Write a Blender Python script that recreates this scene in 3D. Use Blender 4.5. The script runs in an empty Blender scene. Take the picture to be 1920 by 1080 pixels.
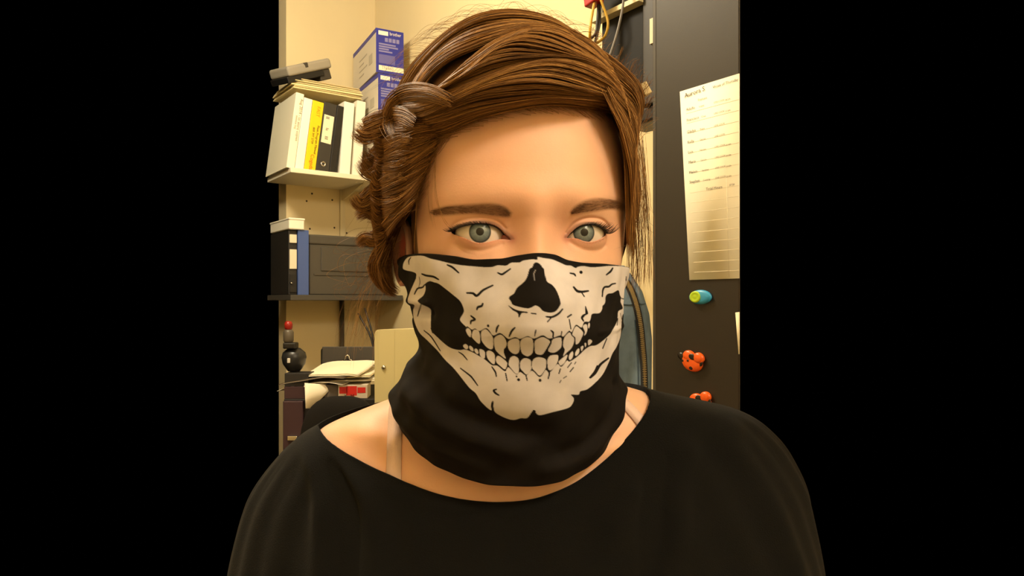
import bpy, bmesh, math, random
import numpy as np
from mathutils import Vector, Matrix
from mathutils.bvhtree import BVHTree

random.seed(7)
RNG = np.random.default_rng(7)
S = bpy.context.scene
COL = S.collection

# ------------------------------------------------------------------ camera, world, lights, exposure
F = 1300.0            # focal length in pixels of the 1920 px wide frame
CZ = 1.46             # camera height
HOR = 565.0           # pixel row of the horizon
cam_d = bpy.data.cameras.new('camera')
cam_d.sensor_width = 36.0
cam_d.lens = 36.0 * F / 1920.0
cam_d.shift_y = (HOR - 540.0) / 1920.0
cam_d.clip_start = 0.02
cam = bpy.data.objects.new('camera', cam_d)
cam.location = (0, 0, CZ)
cam.rotation_euler = (math.radians(90), 0, 0)
COL.objects.link(cam)
S.camera = cam
S.view_settings.view_transform = 'Standard'
S.view_settings.look = 'None'
S.view_settings.gamma = 1.0
S.view_settings.use_curve_mapping = False
S.view_settings.exposure = 0.0
wd = bpy.data.worlds.new('world')
S.world = wd
wd.use_nodes = True
wd.node_tree.nodes['Background'].inputs[0].default_value = (0, 0, 0, 1)
wd.node_tree.nodes['Background'].inputs[1].default_value = 0.0

WARM = (1.0, 0.80, 0.52)
def dome_lamp(name, loc, radius, power, color):
    d = bpy.data.lights.new(name, 'POINT'); d.energy = power; d.color = color; d.shadow_soft_size = radius
    o = bpy.data.objects.new(name, d); o.location = loc; COL.objects.link(o)
# two ceiling lamps of the office: one behind to the left (glow on the wall, lit shoulder), one behind the camera (catchlights in the eyes)
dome_lamp('ceiling_lamp_rear_offscreen', (-0.80, 1.40, 2.80), 0.16, 92, (1.0, 0.90, 0.72))
dome_lamp('ceiling_lamp_front_offscreen', (0.95, -0.75, 2.80), 0.18, 66, (1.0, 0.92, 0.79))

# ------------------------------------------------------------------ helpers
def at(px, py, Y):
    return Vector(((px - 960.0) / F * Y, Y, CZ + (HOR - py) / F * Y))
def proj(P):
    P = np.asarray(P, float)
    Y = np.maximum(P[..., 1], 1e-4)
    return 960.0 + F * P[..., 0] / Y, HOR - F * (P[..., 2] - CZ) / Y
def lin(c):
    return tuple(((v / 255.0) / 12.92 if v / 255.0 <= 0.04045 else ((v / 255.0 + 0.055) / 1.055) ** 2.4) for v in c)
def smooth01(x, a, b):
    t = np.clip((x - a) / (b - a), 0, 1)
    return t * t * (3 - 2 * t)
def hermite(xs, ys, x):
    """monotone cubic through a table"""
    xs = np.asarray(xs, float); ys = np.asarray(ys, float)
    if xs[0] > xs[-1]: xs = xs[::-1]; ys = ys[::-1]
    h = np.diff(xs); d = np.diff(ys) / h
    m = np.zeros_like(ys)
    m[0] = d[0]; m[-1] = d[-1]
    for i in range(1, len(xs) - 1):
        if d[i-1] * d[i] > 0:
            w1 = 2*h[i] + h[i-1]; w2 = h[i] + 2*h[i-1]
            m[i] = (w1 + w2) / (w1 / d[i-1] + w2 / d[i])
    x = np.clip(np.asarray(x, float), xs[0], xs[-1])
    i = np.clip(np.searchsorted(xs, x) - 1, 0, len(xs) - 2)
    t = (x - xs[i]) / h[i]
    return ((2*t**3 - 3*t**2 + 1) * ys[i] + (t**3 - 2*t**2 + t) * h[i] * m[i]
            + (-2*t**3 + 3*t**2) * ys[i+1] + (t**3 - t**2) * h[i] * m[i+1])
def catmull(pts, n, closed=False):
    """resample a polyline as a smooth curve with n samples"""
    p = np.asarray(pts, float)
    if closed:
        P = np.vstack([p[-1], p, p[0], p[1]]); segs = len(p)
    else:
        P = np.vstack([2*p[0]-p[1], p, 2*p[-1]-p[-2]]); segs = len(p) - 1
    u = np.linspace(0, segs, n, endpoint=not closed)
    i = np.minimum(u.astype(int), segs - 1); t = (u - i)[:, None]
    a, b, c, d = P[i], P[i+1], P[i+2], P[i+3]
    return 0.5 * (2*b + (c-a)*t + (2*a-5*b+4*c-d)*t**2 + (-a+3*b-3*c+d)*t**3)

def principled(name, color=None, rough=0.6, spec=0.4, metal=0.0, attr=None, bump=0.0, bscale=200.0, var=0.0, vscale=8.0,
               coat=0.0, sss=0.0, sheen=0.0):
    m = bpy.data.materials.new(name); m.use_nodes = True
    nt = m.node_tree; b = nt.nodes['Principled BSDF']
    b.inputs['Roughness'].default_value = rough
    b.inputs['Specular IOR Level'].default_value = spec
    b.inputs['Metallic'].default_value = metal
    b.inputs['Coat Weight'].default_value = coat
    b.inputs['Coat Roughness'].default_value = 0.03
    if sheen: b.inputs['Sheen Weight'].default_value = sheen
    if sss:
        b.inputs['Subsurface Weight'].default_value = sss
        b.inputs['Subsurface Radius'].default_value = (1.0, 0.35, 0.2)
        b.inputs['Subsurface Scale'].default_value = 0.004
    tc = nt.nodes.new('ShaderNodeTexCoord')
    if attr:
        a = nt.nodes.new('ShaderNodeAttribute'); a.attribute_name = attr
        src = a.outputs['Color']
    else:
        r = nt.nodes.new('ShaderNodeRGB'); r.outputs[0].default_value = (*color, 1)
        src = r.outputs[0]
    if var:
        nz = nt.nodes.new('ShaderNodeTexNoise'); nz.inputs['Scale'].default_value = vscale; nz.inputs['Detail'].default_value = 4
        nt.links.new(tc.outputs['Object'], nz.inputs['Vector'])
        mr = nt.nodes.new('ShaderNodeMapRange')
        mr.inputs['From Min'].default_value = 0.3; mr.inputs['From Max'].default_value = 0.7
        mr.inputs['To Min'].default_value = 1 - var; mr.inputs['To Max'].default_value = 1 + var
        nt.links.new(nz.outputs['Fac'], mr.inputs['Value'])
        mx = nt.nodes.new('ShaderNodeVectorMath'); mx.operation = 'SCALE'
        nt.links.new(src, mx.inputs[0]); nt.links.new(mr.outputs[0], mx.inputs['Scale'])
        src = mx.outputs[0]
    nt.links.new(src, b.inputs['Base Color'])
    if bump:
        nz = nt.nodes.new('ShaderNodeTexNoise'); nz.inputs['Scale'].default_value = bscale; nz.inputs['Detail'].default_value = 3
        nt.links.new(tc.outputs['Object'], nz.inputs['Vector'])
        bp = nt.nodes.new('ShaderNodeBump'); bp.inputs['Strength'].default_value = bump; bp.inputs['Distance'].default_value = 0.001
        nt.links.new(nz.outputs['Fac'], bp.inputs['Height']); nt.links.new(bp.outputs[0], b.inputs['Normal'])
    return m
_mats = {}
def mat(rgb, rough=0.6, **k):
    key = (rgb, rough, tuple(sorted(k.items())))
    if key not in _mats:
        _mats[key] = principled('paint_%d_%d_%d' % rgb, lin(rgb), rough, **k)
    return _mats[key]

def link(o, parent=None):
    COL.objects.link(o)
    if parent is not None:
        o.parent = parent
    return o
def tag(o, label=None, cat=None, group=None, kind=None):
    if label: o['label'] = label
    if cat: o['category'] = cat
    if group: o['group'] = group
    if kind: o['kind'] = kind
    return o
def mesh_np(name, V, Q, material, parent=None, smooth=True, col=None, tris=None):
    """one mesh object from numpy arrays: V (n,3), Q (m,4)"""
    me = bpy.data.meshes.new(name)
    V = np.asarray(V, np.float32); Q = np.asarray(Q, np.int32).reshape(-1, 4)
    T = np.zeros((0, 3), np.int32) if tris is None else np.asarray(tris, np.int32).reshape(-1, 3)
    me.vertices.add(len(V)); me.vertices.foreach_set('co', V.ravel())
    nl = len(Q) * 4 + len(T) * 3
    me.loops.add(nl); me.loops.foreach_set('vertex_index', np.concatenate([Q.ravel(), T.ravel()]))
    me.polygons.add(len(Q) + len(T))
    me.polygons.foreach_set('loop_start', np.concatenate([np.arange(len(Q)) * 4, len(Q) * 4 + np.arange(len(T)) * 3]).astype(np.int32))
    me.update(calc_edges=True); me.validate()
    if smooth: me.polygons.foreach_set('use_smooth', np.ones(len(me.polygons), bool))
    if col is not None:
        a = me.color_attributes.new('Col', 'FLOAT_COLOR', 'POINT')
        C4 = np.ones((len(V), 4), np.float32); C4[:, :3] = col
        a.data.foreach_set('color', C4.ravel())
    me.materials.append(material)
    return link(bpy.data.objects.new(name, me), parent)
def grid_faces(nr, nc, closed=True):
    r = np.arange(nr - 1)[:, None]; c = np.arange(nc if closed else nc - 1)[None, :]
    c2 = (c + 1) % nc
    return np.stack([r*nc + c, (r+1)*nc + c, (r+1)*nc + c2, r*nc + c2], -1).reshape(-1, 4)
def bm_obj(name, bm, material, parent=None, smooth=False):
    me = bpy.data.meshes.new(name); bmesh.ops.recalc_face_normals(bm, faces=bm.faces); bm.to_mesh(me); bm.free()
    if smooth: me.polygons.foreach_set('use_smooth', np.ones(len(me.polygons), bool))
    me.materials.append(material)
    return link(bpy.data.objects.new(name, me), parent)
def box_bm(bm, x0, x1, y0, y1, z0, z1, M=None, bevel=0.0, seg=2):
    r = bmesh.ops.create_cube(bm, size=1.0)
    for v in r['verts']:
        v.co = Vector((x0 + (v.co.x + .5) * (x1 - x0), y0 + (v.co.y + .5) * (y1 - y0), z0 + (v.co.z + .5) * (z1 - z0)))
    vs = r['verts']
    if bevel:
        es = {e for v in vs for e in v.link_edges}
        g = bmesh.ops.bevel(bm, geom=list(es), offset=bevel, segments=seg, profile=0.5, affect='EDGES')
        vs = list({v for f in g['faces'] for v in f.verts} | {v for v in vs if v.is_valid})
    if M is not None:
        bmesh.ops.transform(bm, matrix=M, verts=vs)
    return vs
def box(name, dims, material, M=None, parent=None, bevel=0.0, seg=2):
    bm = bmesh.new(); box_bm(bm, *dims, M=M, bevel=bevel, seg=seg)
    return bm_obj(name, bm, material, parent)
def tube_np(P, R, sides=8, caps=True):
    """closed-ended tube along points P with radii R -> V, Q"""
    P = np.asarray(P, float); n = len(P); R = np.broadcast_to(np.asarray(R, float), (n,))
    T = np.gradient(P, axis=0); T /= np.linalg.norm(T, axis=1)[:, None] + 1e-12
    N = np.zeros_like(P); a = np.array([0.3, 0.2, 1.0]) if abs(T[0, 2]) < 0.9 else np.array([1.0, 0.2, 0.1])
    for i in range(n):
        v = a - T[i] * a.dot(T[i]); v /= np.linalg.norm(v); N[i] = v; a = v
    B = np.cross(T, N)
    ang = np.linspace(0, 2*np.pi, sides, endpoint=False)
    V = P[:, None] + R[:, None, None] * (np.cos(ang)[None, :, None] * N[:, None] + np.sin(ang)[None, :, None] * B[:, None])
    return V.reshape(-1, 3), grid_faces(n, sides)
def tube(name, P, R, material, parent=None, sides=8, n=None):
    P = np.array([tuple(p) for p in P])
    if n: P = catmull(P, n)
    R = np.broadcast_to(np.asarray(R, float), (len(P),)).copy()
    P = np.vstack([P[0] - (P[1]-P[0])*1e-3, P, P[-1] + (P[-1]-P[-2])*1e-3]); R = np.concatenate([[1e-5], R, [1e-5]])
    V, Q = tube_np(P, R, sides)
    return mesh_np(name, V, Q, material, parent)
def lathe(name, prof, material, M, parent=None, n=24):
    prof = np.asarray(prof, float); a = np.linspace(0, 2*np.pi, n, endpoint=False)
    V = np.stack([prof[:, 0:1] * np.cos(a), prof[:, 0:1] * np.sin(a), np.broadcast_to(prof[:, 1:2], (len(prof), n))], -1).reshape(-1, 3)
    V = np.array([tuple(M @ Vector(v)) for v in V])
    return mesh_np(name, V, grid_faces(len(prof), n), material, parent)
def text_part(name, body, size, M, material, parent, align='LEFT', squash=1.0):
    c = bpy.data.curves.new(name, 'FONT'); c.body = body; c.size = size; c.align_x = align; c.resolution_u = 2
    c.extrude = 0.0; c.materials.append(material)
    tmp = bpy.data.objects.new(name, c)
    me = bpy.data.meshes.new_from_object(tmp); me.transform(M @ Matrix.Diagonal((squash, 1, 1, 1)))
    bpy.data.objects.remove(tmp); bpy.data.curves.remove(c)
    return link(bpy.data.objects.new(name, me), parent)
def hair_mesh(name, Sd, Rd, col, material, parent, kind='stuff', sides=3):
    """many strands: Sd (n,m,3), Rd (n,m), col (n,3)"""
    n, m, _ = Sd.shape
    T = np.gradient(Sd, axis=1); T /= np.linalg.norm(T, axis=2)[..., None] + 1e-12
    up = RNG.normal(size=(n, 1, 3)); up /= np.linalg.norm(up, axis=2)[..., None]
    N = np.cross(T, np.broadcast_to(up, T.shape)); N /= np.linalg.norm(N, axis=2)[..., None] + 1e-9
    B = np.cross(T, N)
    a = np.linspace(0, 2*np.pi, sides, endpoint=False)
    V = Sd[:, :, None] + Rd[:, :, None, None] * (np.cos(a)[None, None, :, None] * N[:, :, None] + np.sin(a)[None, None, :, None] * B[:, :, None])
    base = (np.arange(n) * m * sides)[:, None, None]
    r = np.arange(m - 1)[None, :, None] * sides; c = np.arange(sides)[None, None, :]; c2 = (c + 1) % sides
    Q = np.stack(np.broadcast_arrays(base + r + c, base + r + c2, base + r + sides + c2, base + r + sides + c), -1).reshape(-1, 4)
    C = np.repeat(col, m * sides, axis=0)
    o = mesh_np(name, V.reshape(-1, 3), Q, material, parent, col=C)
    if kind: o['kind'] = kind
    return o

# ------------------------------------------------------------------ room: walls turned 36 degrees to the camera
U = np.array([0.805, 0.593]); NRM = np.array([0.593, -0.805])          # along the shelf wall, out of the shelf wall
W0 = np.array([-0.98, 3.055])
CORNER = W0 + 0.408 * U
ANG = math.atan2(U[1], U[0])
MW = Matrix.Translation((W0[0], W0[1], 0)) @ Matrix.Rotation(ANG, 4, 'Z')      # x along wall, -y out of wall
MB = Matrix.Translation((CORNER[0], CORNER[1], 0)) @ Matrix.Rotation(ANG - math.pi/2, 4, 'Z')   # x along the other wall towards camera, -y out of it
def s_at(px, d):
    """distance along the shelf wall of the pixel column px on the plane d metres out of the wall, and depth Y"""
    k = (px - 960.0) / F; o = W0 + NRM * d
    s = (k * o[1] - o[0]) / (U[0] - k * U[1])
    return s, o[1] + s * U[1]
def t_at(px, d):
    k = (px - 960.0) / F; o = CORNER - U * d
    t = (k * o[1] - o[0]) / (NRM[0] - k * NRM[1])
    return t, o[1] + t * NRM[1]
def z_at(py, Y):
    return CZ + (HOR - py) / F * Y

wall_m = principled('wall_paint', lin((216, 198, 154)), 0.85, spec=0.2, var=0.03, vscale=3, bump=0.15, bscale=300)
w = box('wall_left', (-0.015, 0.408 + 0.1, 0.0, 0.1, 0.0, 2.95), wall_m, MW); tag(w, kind='structure')
w = box('wall_back', (0.0, 1.85, 0.0, 0.1, 0.0, 2.95), wall_m, MB); tag(w, kind='structure')
for nm, dims in (('wall_front', (-1.3, 1.4, -1.3, -1.2, 0.0, 2.95)), ('wall_right', (1.3, 1.4, -1.2, 1.55, 0.0, 2.95)), ('wall_side', (-1.4, -1.3, -1.3, 1.6, 0.0, 2.95)), ('ceiling', (-1.4, 1.4, -1.3, 3.25, 2.95, 3.0))):
    tag(box(nm, dims, wall_m), kind='structure')
fl = box('floor', (-1.3, 1.3, -1.2, 3.3, -0.05, 0.0), principled('floor_vinyl', lin((120, 105, 85)), 0.5, var=0.1)); tag(fl, kind='structure')

BLACK = principled('black_plastic', lin((24, 22, 20)), 0.45)
INK = principled('black_ink', (0.012, 0.012, 0.014), 0.7, spec=0.1)
WHITE = principled('white_paper', lin((240, 234, 215)), 0.75, spec=0.2)
CHROME = principled('chrome', lin((200, 195, 185)), 0.2, metal=1.0)

# ---- screw holes in the wall below the upper shelf, each a raised disc with the hole's inner shade put into its colour
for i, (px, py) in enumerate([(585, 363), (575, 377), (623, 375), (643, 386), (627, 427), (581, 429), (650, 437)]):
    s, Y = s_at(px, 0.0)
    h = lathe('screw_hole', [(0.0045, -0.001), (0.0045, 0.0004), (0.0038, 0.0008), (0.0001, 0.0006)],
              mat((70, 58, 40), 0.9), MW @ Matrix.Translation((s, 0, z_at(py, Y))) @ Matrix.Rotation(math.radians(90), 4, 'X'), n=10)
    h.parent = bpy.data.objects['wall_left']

# ---- upper shelf
s0, Y0 = s_at(545, 0.30); zs = z_at(318, s_at(585, 0.30)[1])
sh = bpy.data.objects.new('wall_shelf', None); link(sh)
tag(sh, 'white painted wall shelf carrying the binders and boxes', 'shelf')
box('shelf_board', (s0, 0.40, -0.30, 0.0, zs - 0.02, zs), mat((232, 222, 196), 0.6), MW, sh, bevel=0.002)
for px in (641,):
    s, Y = s_at(px, 0.0)
    box('bracket_rail', (s - 0.012, s + 0.012, -0.012, 0.0, 1.2, zs - 0.02), mat((205, 190, 150), 0.5), MW, sh)
    bm = bmesh.new()
    for (x, y, z) in [(s-.004, -.012, zs-.02), (s-.004, -.25, zs-.02), (s-.004, -.012, zs-.07), (s+.004, -.012, zs-.02), (s+.004, -.25, zs-.02), (s+.004, -.012, zs-.07)]:
        bm.verts.new((x, y, z))
    bm.verts.ensure_lookup_table(); v = bm.verts
    for f in [(0, 1, 2), (5, 4, 3), (0, 3, 4, 1), (1, 4, 5, 2), (2, 5, 3, 0)]: bm.faces.new([v[i] for i in f])
    bmesh.ops.transform(bm, matrix=MW, verts=bm.verts)
    bm_obj('shelf_bracket', bm, mat((205, 190, 150), 0.5), sh)

# ---- binders on the upper shelf (px of the spine's foot, py of its top, lean)
def binder(pxa, pxb, pytop, lean, rgb, label, depth=0.27, out=0.285, text=None, lab=None, rings=False):
    sa, Ya = s_at(pxa, out); sb, Yb = s_at(pxb, out)
    zt = z_at(pytop, Ya); wd_ = sb - sa; h = (zt - zs) / math.cos(lean)
    M = MW @ Matrix.Translation((sa, -out, zs)) @ Matrix.Rotation(lean, 4, 'Y')
    root = bpy.data.objects.new('ring_binder', None); link(root); tag(root, label, 'binder', 'binders on the upper shelf')
    m = mat(rgb, 0.45)
    box('spine', (0, wd_, 0, 0.003, 0.001, h), m, M, root, bevel=0.0012)
    box('cover', (0, 0.003, 0.003, depth, 0.001, h), m, M, root)
    box('cover', (wd_ - 0.003, wd_, 0.003, depth, 0.001, h), m, M, root)
    box('paper_block', (0.005, wd_ - 0.005, 0.012, depth - 0.008, 0.004, h - 0.006), WHITE, M, root)
    if lab:
        a, b, c, d = lab
        box('spine_label', (a*wd_, b*wd_, -0.0008, 0.0, c*h, d*h), mat((235, 225, 190), 0.6), M, root)
    MT = M @ Matrix.Translation((wd_, -0.0012, 0)) @ Matrix.Rotation(math.radians(90), 4, 'X')
    for (tx, size, x, z, rgbt) in (text or []):
        MM = M @ Matrix.Translation((x*wd_, -0.0015, z*h)) @ Matrix.Rotation(math.radians(90), 4, 'X') @ Matrix.Rotation(math.radians(-90), 4, 'Z')
        text_part('spine_text', tx, size, MM, mat(rgbt, 0.8), root)
    if rings:
        lathe('finger_ring', [(0.006, 0), (0.011, 0.0), (0.011, 0.002), (0.006, 0.002), (0.006, 0)], CHROME,
              M @ Matrix.Translation((wd_/2, -0.0005, 0.12*h)) @ Matrix.Rotation(math.radians(90), 4, 'X'), root, n=16)
    return root
R_ = math.radians
binder(537, 552, 169, R_(7.5), (238, 232, 205), 'cream white binder with handwriting down its spine',
       text=[('Aug 2014 - to store copies', 0.016, 0.62, 0.93, (150, 142, 118)), ('invoice log', 0.013, 0.30, 0.70, (160, 152, 128))])
binder(553, 569, 179, R_(7.5), (240, 236, 222), 'plain white narrow binder next to the yellow binder')
binder(570, 591, 184, R_(7.5), (236, 200, 20), 'bright yellow binder with black and red spine text',
       text=[('Fleet Program Manual', 0.0135, 0.66, 0.66, (60, 50, 10)), ('800 397 2739', 0.0125, 0.30, 0.62, (60, 50, 10)),
             ('Cogsdale', 0.022, 0.42, 0.24, (214, 96, 20)), ('FAST', 0.020, 0.45, 0.93, (226, 150, 20))])
binder(592, 616, 187, R_(7.5), (52, 48, 42), 'dark grey binder with a cream label on its spine', lab=(0.10, 0.88, 0.42, 0.82),
       text=[('II', 0.022, 0.25, 0.80, (40, 36, 30)), ('Ia', 0.018, 0.35, 0.64, (80, 74, 60)), ('III', 0.02, 0.35, 0.52, (60, 54, 44))], rings=True)
binder(617, 629, 194, R_(7.5), (30, 27, 24), 'thin black binder without a label')
binder(637, 656, 188, R_(4), (244, 238, 222), 'wide plain white binder beside the thin black binder')
binder(661, 677, 186, R_(4), (242, 236, 214), 'white binder next to the blue boxes')

# ---- manila folders lying across the binder tops
zf = z_at(184, s_at(600, 0.2)[1]) + 0.002
for i, (pa, pb, th, rgb, dy, rot) in enumerate([(548, 678, 0.014, (226, 206, 150), 0.0, 1.0), (546, 680, 0.016, (232, 214, 160), 0.006, -0.8),
                                               (552, 676, 0.014, (214, 192, 140), 0.012, 0.6)]):
    sa = s_at(pa, 0.27)[0]; sb = s_at(pb, 0.27)[0]
    M = MW @ Matrix.Translation(((sa+sb)/2, -0.15, zf)) @ Matrix.Rotation(R_(rot), 4, 'Z') @ Matrix.Rotation(R_(-0.8), 4, 'Y')
    f = bpy.data.objects.new('folder_bundle', None); link(f)
    tag(f, ['lowest manila folder bundle lying on the binder tops', 'middle manila folder bundle lying across the binders', 'topmost manila folder bundle under the grey telephone'][i], 'folder', 'folders on the binders')
    wdt = (sb - sa) / 2
    for k in range(3):
        box('folder', (-wdt + 0.003*k, wdt - 0.002*((k*7) % 3), -0.125 + 0.004*((k*5) % 3), 0.12, th*k/3, th*(k+0.85)/3), mat(tuple(int(c*(1-0.03*k)) for c in rgb), 0.8), M, f, bevel=0.0006)
    zf += th + 0.0005

# ---- grey office telephone lying on the folders
tp = bpy.data.objects.new('office_telephone', None); link(tp)
tag(tp, 'grey plastic telephone base lying tilted on the folder bundles', 'telephone')
sa, Yt = s_at(576, 0.22); zt = zf + 0.001
M = MW @ Matrix.Translation((sa, -0.20, zt + 0.031)) @ Matrix.Rotation(R_(-22), 4, 'Y') @ Matrix.Rotation(R_(10), 4, 'X') @ Matrix.Rotation(R_(8), 4, 'Z')
box('housing', (-0.115, 0.095, -0.07, 0.08, 0.012, 0.052), mat((150, 142, 125), 0.4), M, tp, bevel=0.010, seg=3)
box('underside', (-0.125, 0.05, -0.066, 0.07, -0.012, 0.013), BLACK, M, tp, bevel=0.004)
box('foot', (0.03, 0.085, -0.06, 0.06, -0.03, 0.013), mat((60, 54, 46), 0.5), M, tp, bevel=0.005)
for dx in (0.022, 0.042):
    lathe('socket', [(0.0001, 0.0), (0.006, 0.0), (0.0075, 0.001), (0.006, 0.002), (0.0001, 0.0015)], BLACK, M @ Matrix.Translation((dx, 0.03, 0.0515)), tp, n=14)
box('rating_label', (0.012, 0.05, -0.03, 0.01, 0.0518, 0.0526), mat((228, 222, 205), 0.6), M, tp)
box('cable_groove', (-0.035, -0.015, -0.0705, 0.081, 0.03, 0.0528), mat((60, 54, 46), 0.5), M, tp, bevel=0.004)

# ---- blue and white cartons stacked in the corner
BLUE = mat((46, 50, 140), 0.45)
def carton(px, pytop, Y, h, label, tilt=0.0, words_=True):
    root = bpy.data.objects.new('toner_carton', None); link(root); tag(root, label, 'box', 'toner cartons in the corner')
    p = at(px, pytop, Y)
    # face turned to the right-front: direction 62 deg right of the view axis; long side 28 deg left of it
    M = Matrix.Translation((p.x, p.y, p.z - h)) @ Matrix.Rotation(R_(28 + tilt), 4, 'Z')
    wdt, dep = 0.120, 0.355
    side = mat((205, 196, 176), 0.55)
    box('carton_body', (0, wdt, 0, dep, 0, h), side, M, root, bevel=0.0015)
    e = 0.0006
    box('blue_end', (0, wdt, -e, 0, 0, h), BLUE, M, root)
    box('blue_top', (0, wdt, 0, dep, h, h + e), BLUE, M, root)
    box('blue_band', (-e, 0, 0, dep, h*0.90, h), BLUE, M, root)
    if words_:
        wp = mat((226, 220, 205), 0.6); gp = mat((128, 124, 168), 0.6)
        box('white_sticker', (0.010, 0.052, -e*2, -e, h*0.86, h*0.955), wp, M, root)
        box('white_strip', (0.012, wdt, -e*2, -e, h*0.06, h*0.17), mat((236, 226, 190), 0.6), M, root)
        MT = M @ Matrix.Translation((0, -e*2.5, 0)) @ Matrix.Rotation(R_(90), 4, 'X')
        text_part('brand_text', 'brother', 0.020, MT @ Matrix.Translation((0.058, h*0.885, 0)), wp, root, squash=0.8)
        text_part('model_text', 'TN-660', 0.020, MT @ Matrix.Translation((0.024, h*0.085, 0)), mat((120, 110, 130), 0.6), root, squash=0.8)
        for k in range(4):
            box('printed_icon', (0.038 + k*0.0165, 0.051 + k*0.0165, -e*2, -e, h*0.72, h*0.81), gp, M, root)
        for k, (a, b) in enumerate([(0.012, 0.085), (0.012, 0.095), (0.012, 0.055), (0.012, 0.07)]):
            box('printed_line', (a, b, -e*2, -e, h*(0.64 - k*0.055), h*(0.675 - k*0.055)), gp, M, root)
        box('printed_block', (0.012, 0.082, -e*2, -e, h*0.22, h*0.42), mat((96, 92, 150), 0.6), M, root)
        box('printed_window', (-e*2, -e, 0.05, 0.10, h*0.30, h*0.52), mat((176, 168, 150), 0.6), M, root)
        for k in range(4):
            box('printed_line', (-e*2, -e, 0.13 + 0.05*(k % 2), 0.25, h*(0.62 - 0.13*k), h*(0.645 - 0.13*k)), mat((180, 172, 154), 0.6), M, root)
    return p.z - h
zb = carton(705, 52, 2.887, 0.184, 'blue and white toner carton on top of its stack')
zb2 = carton(709, 136.5, 2.892, 0.184, 'blue and white toner carton right under the top one', tilt=2)
Y3 = 2.895
p3 = at(705, 0, Y3); h3 = zb2 - zs - 0.001
carton(705, HOR - (zb2 - 0.0005 - CZ) / Y3 * F, Y3, h3, 'lowest toner carton standing directly on the white shelf', words_=False)

# ---- lower dark shelf
zl = z_at(553, s_at(600, 0.30)[1])
ls = bpy.data.objects.new('lower_shelf', None); link(ls); tag(ls, 'dark grey lower shelf holding the grey storage case', 'shelf')
sl0 = s_at(545, 0.30)[0]; sl1 = 0.40
box('shelf_board', (sl0, sl1, -0.30, 0.0, zl - 0.022, zl), mat((70, 66, 58), 0.55), MW, ls, bevel=0.002)
s, Y = s_at(641, 0.02)
lathe('steel_post', [(0.0001, 0.7), (0.011, 0.7), (0.011, zl - 0.02), (0.0001, zl - 0.02)], mat((120, 112, 100), 0.35, metal=0.7), MW @ Matrix.Translation((s, -0.02, 0)), ls, n=14)

# grey storage case
gc = bpy.data.objects.new('storage_case', None); link(gc); tag(gc, 'dark grey plastic storage case on the lower shelf', 'case')
a = s_at(581, 0.27)[0]; b = 0.36; hc = z_at(440, s_at(600, 0.27)[1]) - zl
gm = mat((74, 69, 60), 0.5)
box('case_body', (a, b, -0.26, -0.02, zl, zl + hc*0.86), gm, MW, gc, bevel=0.006)
box('case_lid', (a - 0.004, b + 0.004, -0.266, -0.014, zl + hc*0.84, zl + hc), gm, MW, gc, bevel=0.006)
box('front_panel', (a + 0.05, b - 0.02, -0.265, -0.26, zl + hc*0.40, zl + hc*0.80), gm, MW, gc, bevel=0.003)
box('rib', (a + 0.02, b - 0.01, -0.264, -0.26, zl + hc*0.33, zl + hc*0.36), gm, MW, gc)
# blue folder standing
a = s_at(559, 0.28)[0]; b = s_at(579, 0.28)[0]; hb = z_at(431, s_at(566, 0.28)[1]) - zl
bf = bpy.data.objects.new('blue_folder', None); link(bf); tag(bf, 'blue lever folder standing left of the grey case', 'folder')
Mb = MW @ Matrix.Translation((a, -0.28, zl))
box('spine', (0, b - a, 0, 0.004, 0, hb), mat((70, 92, 150), 0.5), Mb, bf, bevel=0.0012)
box('cover', (0, 0.004, 0.004, 0.24, 0, hb), mat((70, 92, 150), 0.5), Mb, bf)
box('cover', (b - a - 0.004, b - a, 0.004, 0.24, 0, hb), mat((70, 92, 150), 0.5), Mb, bf)
box('paper_block', (0.005, b - a - 0.005, 0.02, 0.23, 0.003, hb*0.96), WHITE, Mb, bf)
# black drawer unit with white labels and white lid
a = s_at(541, 0.27)[0]; b = s_at(557, 0.27)[0]; hd = z_at(431, s_at(545, 0.27)[1]) - zl
du = bpy.data.objects.new('drawer_unit', None); link(du); tag(du, 'small black drawer unit with white drawer cards at shelf end', 'drawers')
box('housing', (a, b, -0.27, -0.04, zl, zl + hd), mat((40, 37, 33), 0.5), MW, du, bevel=0.003)
for (f0, f1) in ((0.40, 0.70), (0.80, 0.93), (0.04, 0.32)):
    dr = box('drawer', (a + 0.003, b - 0.003, -0.276, -0.27, zl + hd*f0, zl + hd*f1), mat((30, 28, 25), 0.5) if f0 < .1 else mat((222, 212, 186), 0.6), MW, du, bevel=0.001)
kn = lathe('knob', [(0.0001, 0.008), (0.004, 0.007), (0.005, 0.0), (0.0001, 0.0)], CHROME, MW @ Matrix.Translation((a + 0.008, -0.276, zl + hd*0.18)) @ Matrix.Rotation(R_(90), 4, 'X'), du, n=12)
a2 = s_at(542, 0.29)[0]; b2 = s_at(571, 0.29)[0]; h2 = z_at(408, s_at(545, 0.29)[1]) - zl
wb = bpy.data.objects.new('white_tray', None); link(wb); tag(wb, 'shallow white tray lying on the black drawer unit', 'tray')
box('tray_body', (a2, b2, -0.29, -0.05, zl + hd + 0.001, zl + h2), mat((240, 234, 214), 0.5), MW, wb, bevel=0.005, seg=3)
box('tray_rim', (a2 - .002, b2 + .002, -0.293, -0.047, zl + h2 - 0.008, zl + h2), mat((240, 234, 214), 0.5), MW, wb, bevel=0.003)

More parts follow.
